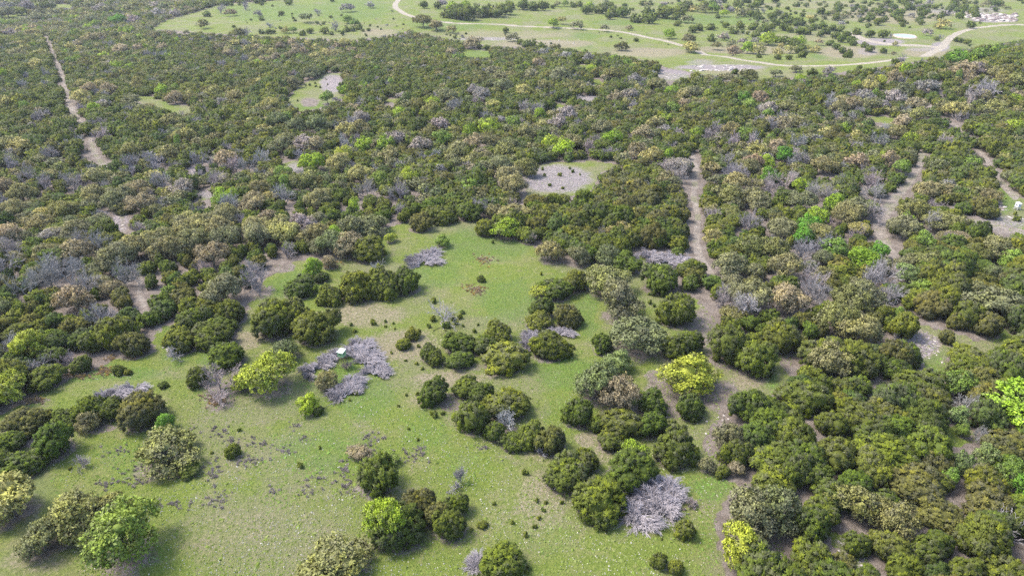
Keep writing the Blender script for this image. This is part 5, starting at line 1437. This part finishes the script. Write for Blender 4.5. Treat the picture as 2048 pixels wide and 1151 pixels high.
# ------------------------------------------------------------------ brush piles: cut junipers heaped with their butts showing
def cut_mesh(seed):
    rg = np.random.default_rng(seed)
    A, B, RA, RB, LV = [], [], [], [], []
    n = 13
    for i in range(n):
        a = (i / (n - 1) - .5) * 1.9 + rg.normal() * .1
        el = rg.uniform(.05, .75)
        d = np.array([math.sin(a) * math.cos(el), math.cos(a) * math.cos(el), math.sin(el)])
        s = branching(int(rg.integers(1e6)), 4, [4, 3, 3], .26, rg.uniform(.34, .50), .026, shrink=.66, up=-.06, root=rg.normal(size=3) * .03 + np.array([0, 0, .05]), d0=d, rmin=.0075, wob=.4)
        for L0, L1 in zip((A, B, RA, RB, LV), s): L0.append(L1)
    A, B, RA, RB, LV = [np.concatenate(v) for v in (A, B, RA, RB, LV)]
    for M in (A, B):
        q = np.hypot(M[:, 0], M[:, 1]); M[:, 2] = np.abs(M[:, 2]) * .75 * (1 - .45 * np.clip(q, 0, 1.2) ** 2)
    return stick_mesh('cut_branch', (A, B, RA, RB, LV), M_STICK)
CUT = [cut_mesh(70 + i) for i in range(4)]
rg_p = np.random.default_rng(91)
for name, label, fans in PILES:
    P = [hit(a, b) for a, b, _, _ in fans]; c = np.mean(P, 0)
    zc = float(terrain(*c))
    root = tag(link(name, None, None, (float(c[0]), float(c[1]), zc)), label, 'brush pile', 'brush piles')
    for n, ((X, Y), (_, _, ang, ln)) in enumerate(zip(P, fans)):
        ln *= .68
        for rep in range(2):
            xx, yy = X + rg_p.normal() * .35 * rep, Y + rg_p.normal() * .35 * rep
            o = link('cut_branch', CUT[int(rg_p.integers(4))], root, (float(xx - c[0]), float(yy - c[1]), float(terrain(xx, yy)) - zc + .05 + .28 * rep), (0, 0, -math.radians(ang + rep * rg_p.uniform(-45, 45))), (ln, ln, ln * rg_p.uniform(.75, 1.1)))
            cc = np.array([.29, .265, .278]) * rg_p.uniform(.85, 1.2); o.color = (*map(float, cc), 1)
# fallen dead tree in the middle meadow
for nm, lab, x, y, ln, nn, seed in (('fallen_tree', 'grey fallen dead tree with raised limbs ringed by seedlings', 888, 640, 1.9, 7, 3), ('fallen_branches', 'broken dead limbs lying under a juniper by the near left grass', 352, 716, 1.3, 5, 4),
                                  ('fallen_branches', 'pale fallen limbs half hidden in the lower right woods', 2012, 1068, 1.3, 4, 6), ('fallen_branches', 'little bundle of whitish sticks below the thin dead sapling', 913, 977, .6, 7, 8), ('fallen_branches', 'pinkish dead bush at the foot of the brownish end juniper', 1082, 905, .8, 7, 9)):
    X, Y = hit(x, y); z = float(terrain(X, Y))
    s = branching(seed, 4, [4, 3, 3], .45, ln, .085 * ln / 1.9, shrink=.68, up=.1, stems=nn, stem_spread=1.0, d0=(0, 0, .55), rmin=.018, wob=.5)
    o = tag(link(nm, stick_mesh(nm, s, M_STICK, k=4), None, (X, Y, z + .05)), lab, 'dead wood'); o.color = (.31, .29, .30, 1)
for lab, x, y, h_, seed, c in (('thin grey dead sapling standing alone in the lower meadow', 922, 965, 2.4, 31, (.30, .28, .28)), ('grey leafless bush in the grass left of the wide tan oak', 166, 933, 1.9, 32, (.30, .27, .28)),
                              ('bare twiggy bush standing under the stilt cabin', 693, 737, 1.7, 33, (.27, .22, .20)), ('grey bare bush beside the round brush pile', 1380, 1012, 1.3, 34, (.30, .25, .24))):
    X, Y = hit(x, y); z = float(terrain(X, Y))
    s = branching(seed, 4, [5, 4, 3], .4 if seed == 31 else .6, h_ * .36, .022, shrink=.75, up=.5, stems=8, stem_spread=.25 if seed == 31 else .8, rmin=.011)
    o = tag(link('bare_bush', stick_mesh('bare_bush', s, M_STICK), None, (X, Y, z)), lab, 'bush'); o.color = (*c, 1)

# ------------------------------------------------------------------ the two hunting cabins on stilts
def box_bm(bm, x0, x1, y0, y1, z0, z1, bev=0.0):
    r = bmesh.ops.create_cube(bm, size=1.0)['verts']
    bmesh.ops.scale(bm, vec=(x1 - x0, y1 - y0, z1 - z0), verts=r)
    bmesh.ops.translate(bm, vec=((x0 + x1) / 2, (y0 + y1) / 2, (z0 + z1) / 2), verts=r)
    if bev: bmesh.ops.bevel(bm, geom=list({e for v in r for e in v.link_edges}), offset=bev, segments=1, affect='EDGES')
def bm_obj(name, fn, mat, parent):
    bm = bmesh.new(); fn(bm); me = bpy.data.meshes.new(name); bm.to_mesh(me); bm.free(); me.materials.append(mat)
    return link(name, me, parent)
M_GREENP = plain_mat('faded_green_panel', (.16, .30, .15), (.24, .38, .22), 2.5, .7)
M_ROOFW = plain_mat('white_sheet_roof', (.56, .60, .58), (.66, .69, .67), 2., .45)
M_WHITEP = plain_mat('white_panel', (.50, .50, .52), (.62, .62, .64), 2., .5)
M_LEG = plain_mat('brown_steel_leg', (.10, .06, .045), (.18, .12, .09), 6.)
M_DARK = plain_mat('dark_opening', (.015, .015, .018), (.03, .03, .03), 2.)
def cabin(x, y, rz, wall_m, wid, hgt, leg_h, label, leg_m):
    X, Y = hit(x, y); z = float(terrain(X, Y))
    root = tag(link('hunting_blind', None, None, (X, Y, z), (0, 0, rz)), label, 'hunting blind')
    w = wid / 2; f = leg_h
    for sx in (-1, 1):
        for sy in (-1, 1):
            V, F = prisms([(sx * w * 1.25, sy * w * 1.25, -.1)], [(sx * w * .85, sy * w * .85, f)], [.035], [.03], 4)
            link('leg', raw_mesh('leg', V, [F], {}, [leg_m]), root)
    q = w * 1.05; 
    for a, b in (((-q, -q), (q, -q)), ((q, -q), (q, q)), ((q, q), (-q, q)), ((-q, q), (-q, -q))):
        V, F = prisms([(a[0], a[1], f * .3), (a[0], a[1], f * .52)], [(b[0] * .93, b[1] * .93, f * .8), (b[0], b[1], f * .52)], [.018, .018], [.018, .018], 4)
        link('brace', raw_mesh('brace', V, [F], {}, [leg_m]), root)
    bm_obj('platform', lambda bm: box_bm(bm, -w * 1.04, w * 1.04, -w * 1.04, w * 1.04, f, f + .08), leg_m, root)
    wl, wh, z0, z1 = hgt * .50, hgt * .74, f + .083, f + hgt
    zl, zh = f + wl, f + wh
    t = .05
    # each wall: a sheet with a window opening
    for k in range(4):
        def wall(bm):
            xi = w if k % 2 == 0 else w - t
            y0, y1 = -w, -w + t
            ow = w * .55
            box_bm(bm, -xi, xi, y0, y1, z0, zl); box_bm(bm, -xi, xi, y0, y1, zh, z1)
            box_bm(bm, -xi, -ow, y0, y1, zl, zh); box_bm(bm, ow, xi, y0, y1, zl, zh)
            bmesh.ops.rotate(bm, verts=bm.verts, cent=(0, 0, 0), matrix=Matrix.Rotation(k * math.pi / 2, 3, 'Z'))
        bm_obj('wall', wall, wall_m, root)
        def frame(bm):
            ow = w * .55; y0, y1 = -w - .02, -w - .002
            box_bm(bm, -ow - .04, ow + .04, y0, y1, zl - .04, zl); box_bm(bm, -ow - .04, ow + .04, y0, y1, zh, zh + .04)
            box_bm(bm, -ow - .04, -ow, y0, y1, zl, zh); box_bm(bm, ow, ow + .04, y0, y1, zl, zh)
            bmesh.ops.rotate(bm, verts=bm.verts, cent=(0, 0, 0), matrix=Matrix.Rotation(k * math.pi / 2, 3, 'Z'))
        bm_obj('window_frame', frame, wall_m, root)
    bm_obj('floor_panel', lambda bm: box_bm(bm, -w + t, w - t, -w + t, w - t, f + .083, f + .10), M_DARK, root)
    def roof(bm):
        box_bm(bm, -w * 1.16, w * 1.16, -w * 1.16, w * 1.16, z1 + .02, z1 + .07, .012)
        for v in bm.verts: v.co.z += (v.co.y / w) * .06 + .08
        for i in range(7):
            x0 = -w * 1.1 + i * w * .36; n0 = len(bm.verts); box_bm(bm, x0, x0 + .03, -w * 1.15, w * 1.15, z1 + .15, z1 + .17)
            bm.verts.ensure_lookup_table()
            for v in bm.verts[n0:]: v.co.z += (v.co.y / w) * .06
    bm_obj('roof', roof, M_ROOFW, root)
    V, F = [], []
    A, B = [(-.2, w * 1.06, 0), (.2, w * 1.06, 0)], [(-.2, w * 1.02, f + .2), (.2, w * 1.02, f + .2)]
    for i in range(7): A.append((-.2, w * 1.05, f * (i + .6) / 7)); B.append((.2, w * 1.05, f * (i + .6) / 7))
    V, F = prisms(A, B, [.025] * len(A), [.025] * len(A), 4)
    link('ladder', raw_mesh('ladder', V, [F], {}, [leg_m]), root)
    return root
cabin(687, 733, math.radians(-20), M_GREENP, .95, .88, 2.0, 'small green cabin with white roof on four thin legs between brush piles', M_LEG)
cabin(2033, 419, math.radians(15), M_WHITEP, .95, .8, .75, 'small white boxy blind on short legs beside the green strip at right', M_WHITEP)

# ------------------------------------------------------------------ the air
HAZE_BOTTOM = float(terrain(G['X'], G['Y']).min()) - 1.0
print('haze bottom', HAZE_BOTTOM, 'highest', float(terrain(G['X'], G['Y']).max()))
hz = bmesh.new(); box_bm(hz, -5300, 5300, -70, 5300, HAZE_BOTTOM, 62.5)
hm = bpy.data.meshes.new('haze'); hz.to_mesh(hm); hz.free()
M_HAZE, hnt = new_mat('haze_air')
ho = nd(hnt, 'ShaderNodeOutputMaterial'); pv = nd(hnt, 'ShaderNodeVolumePrincipled')
pv.inputs['Density'].default_value = .00010; pv.inputs['Color'].default_value = (.86, .93, 1.0, 1); pv.inputs['Anisotropy'].default_value = .2
L(hnt, pv.outputs[0], ho.inputs['Volume']); hm.materials.append(M_HAZE)
tag(link('haze', hm), 'thin pale haze over the far valley', None, None, 'stuff')
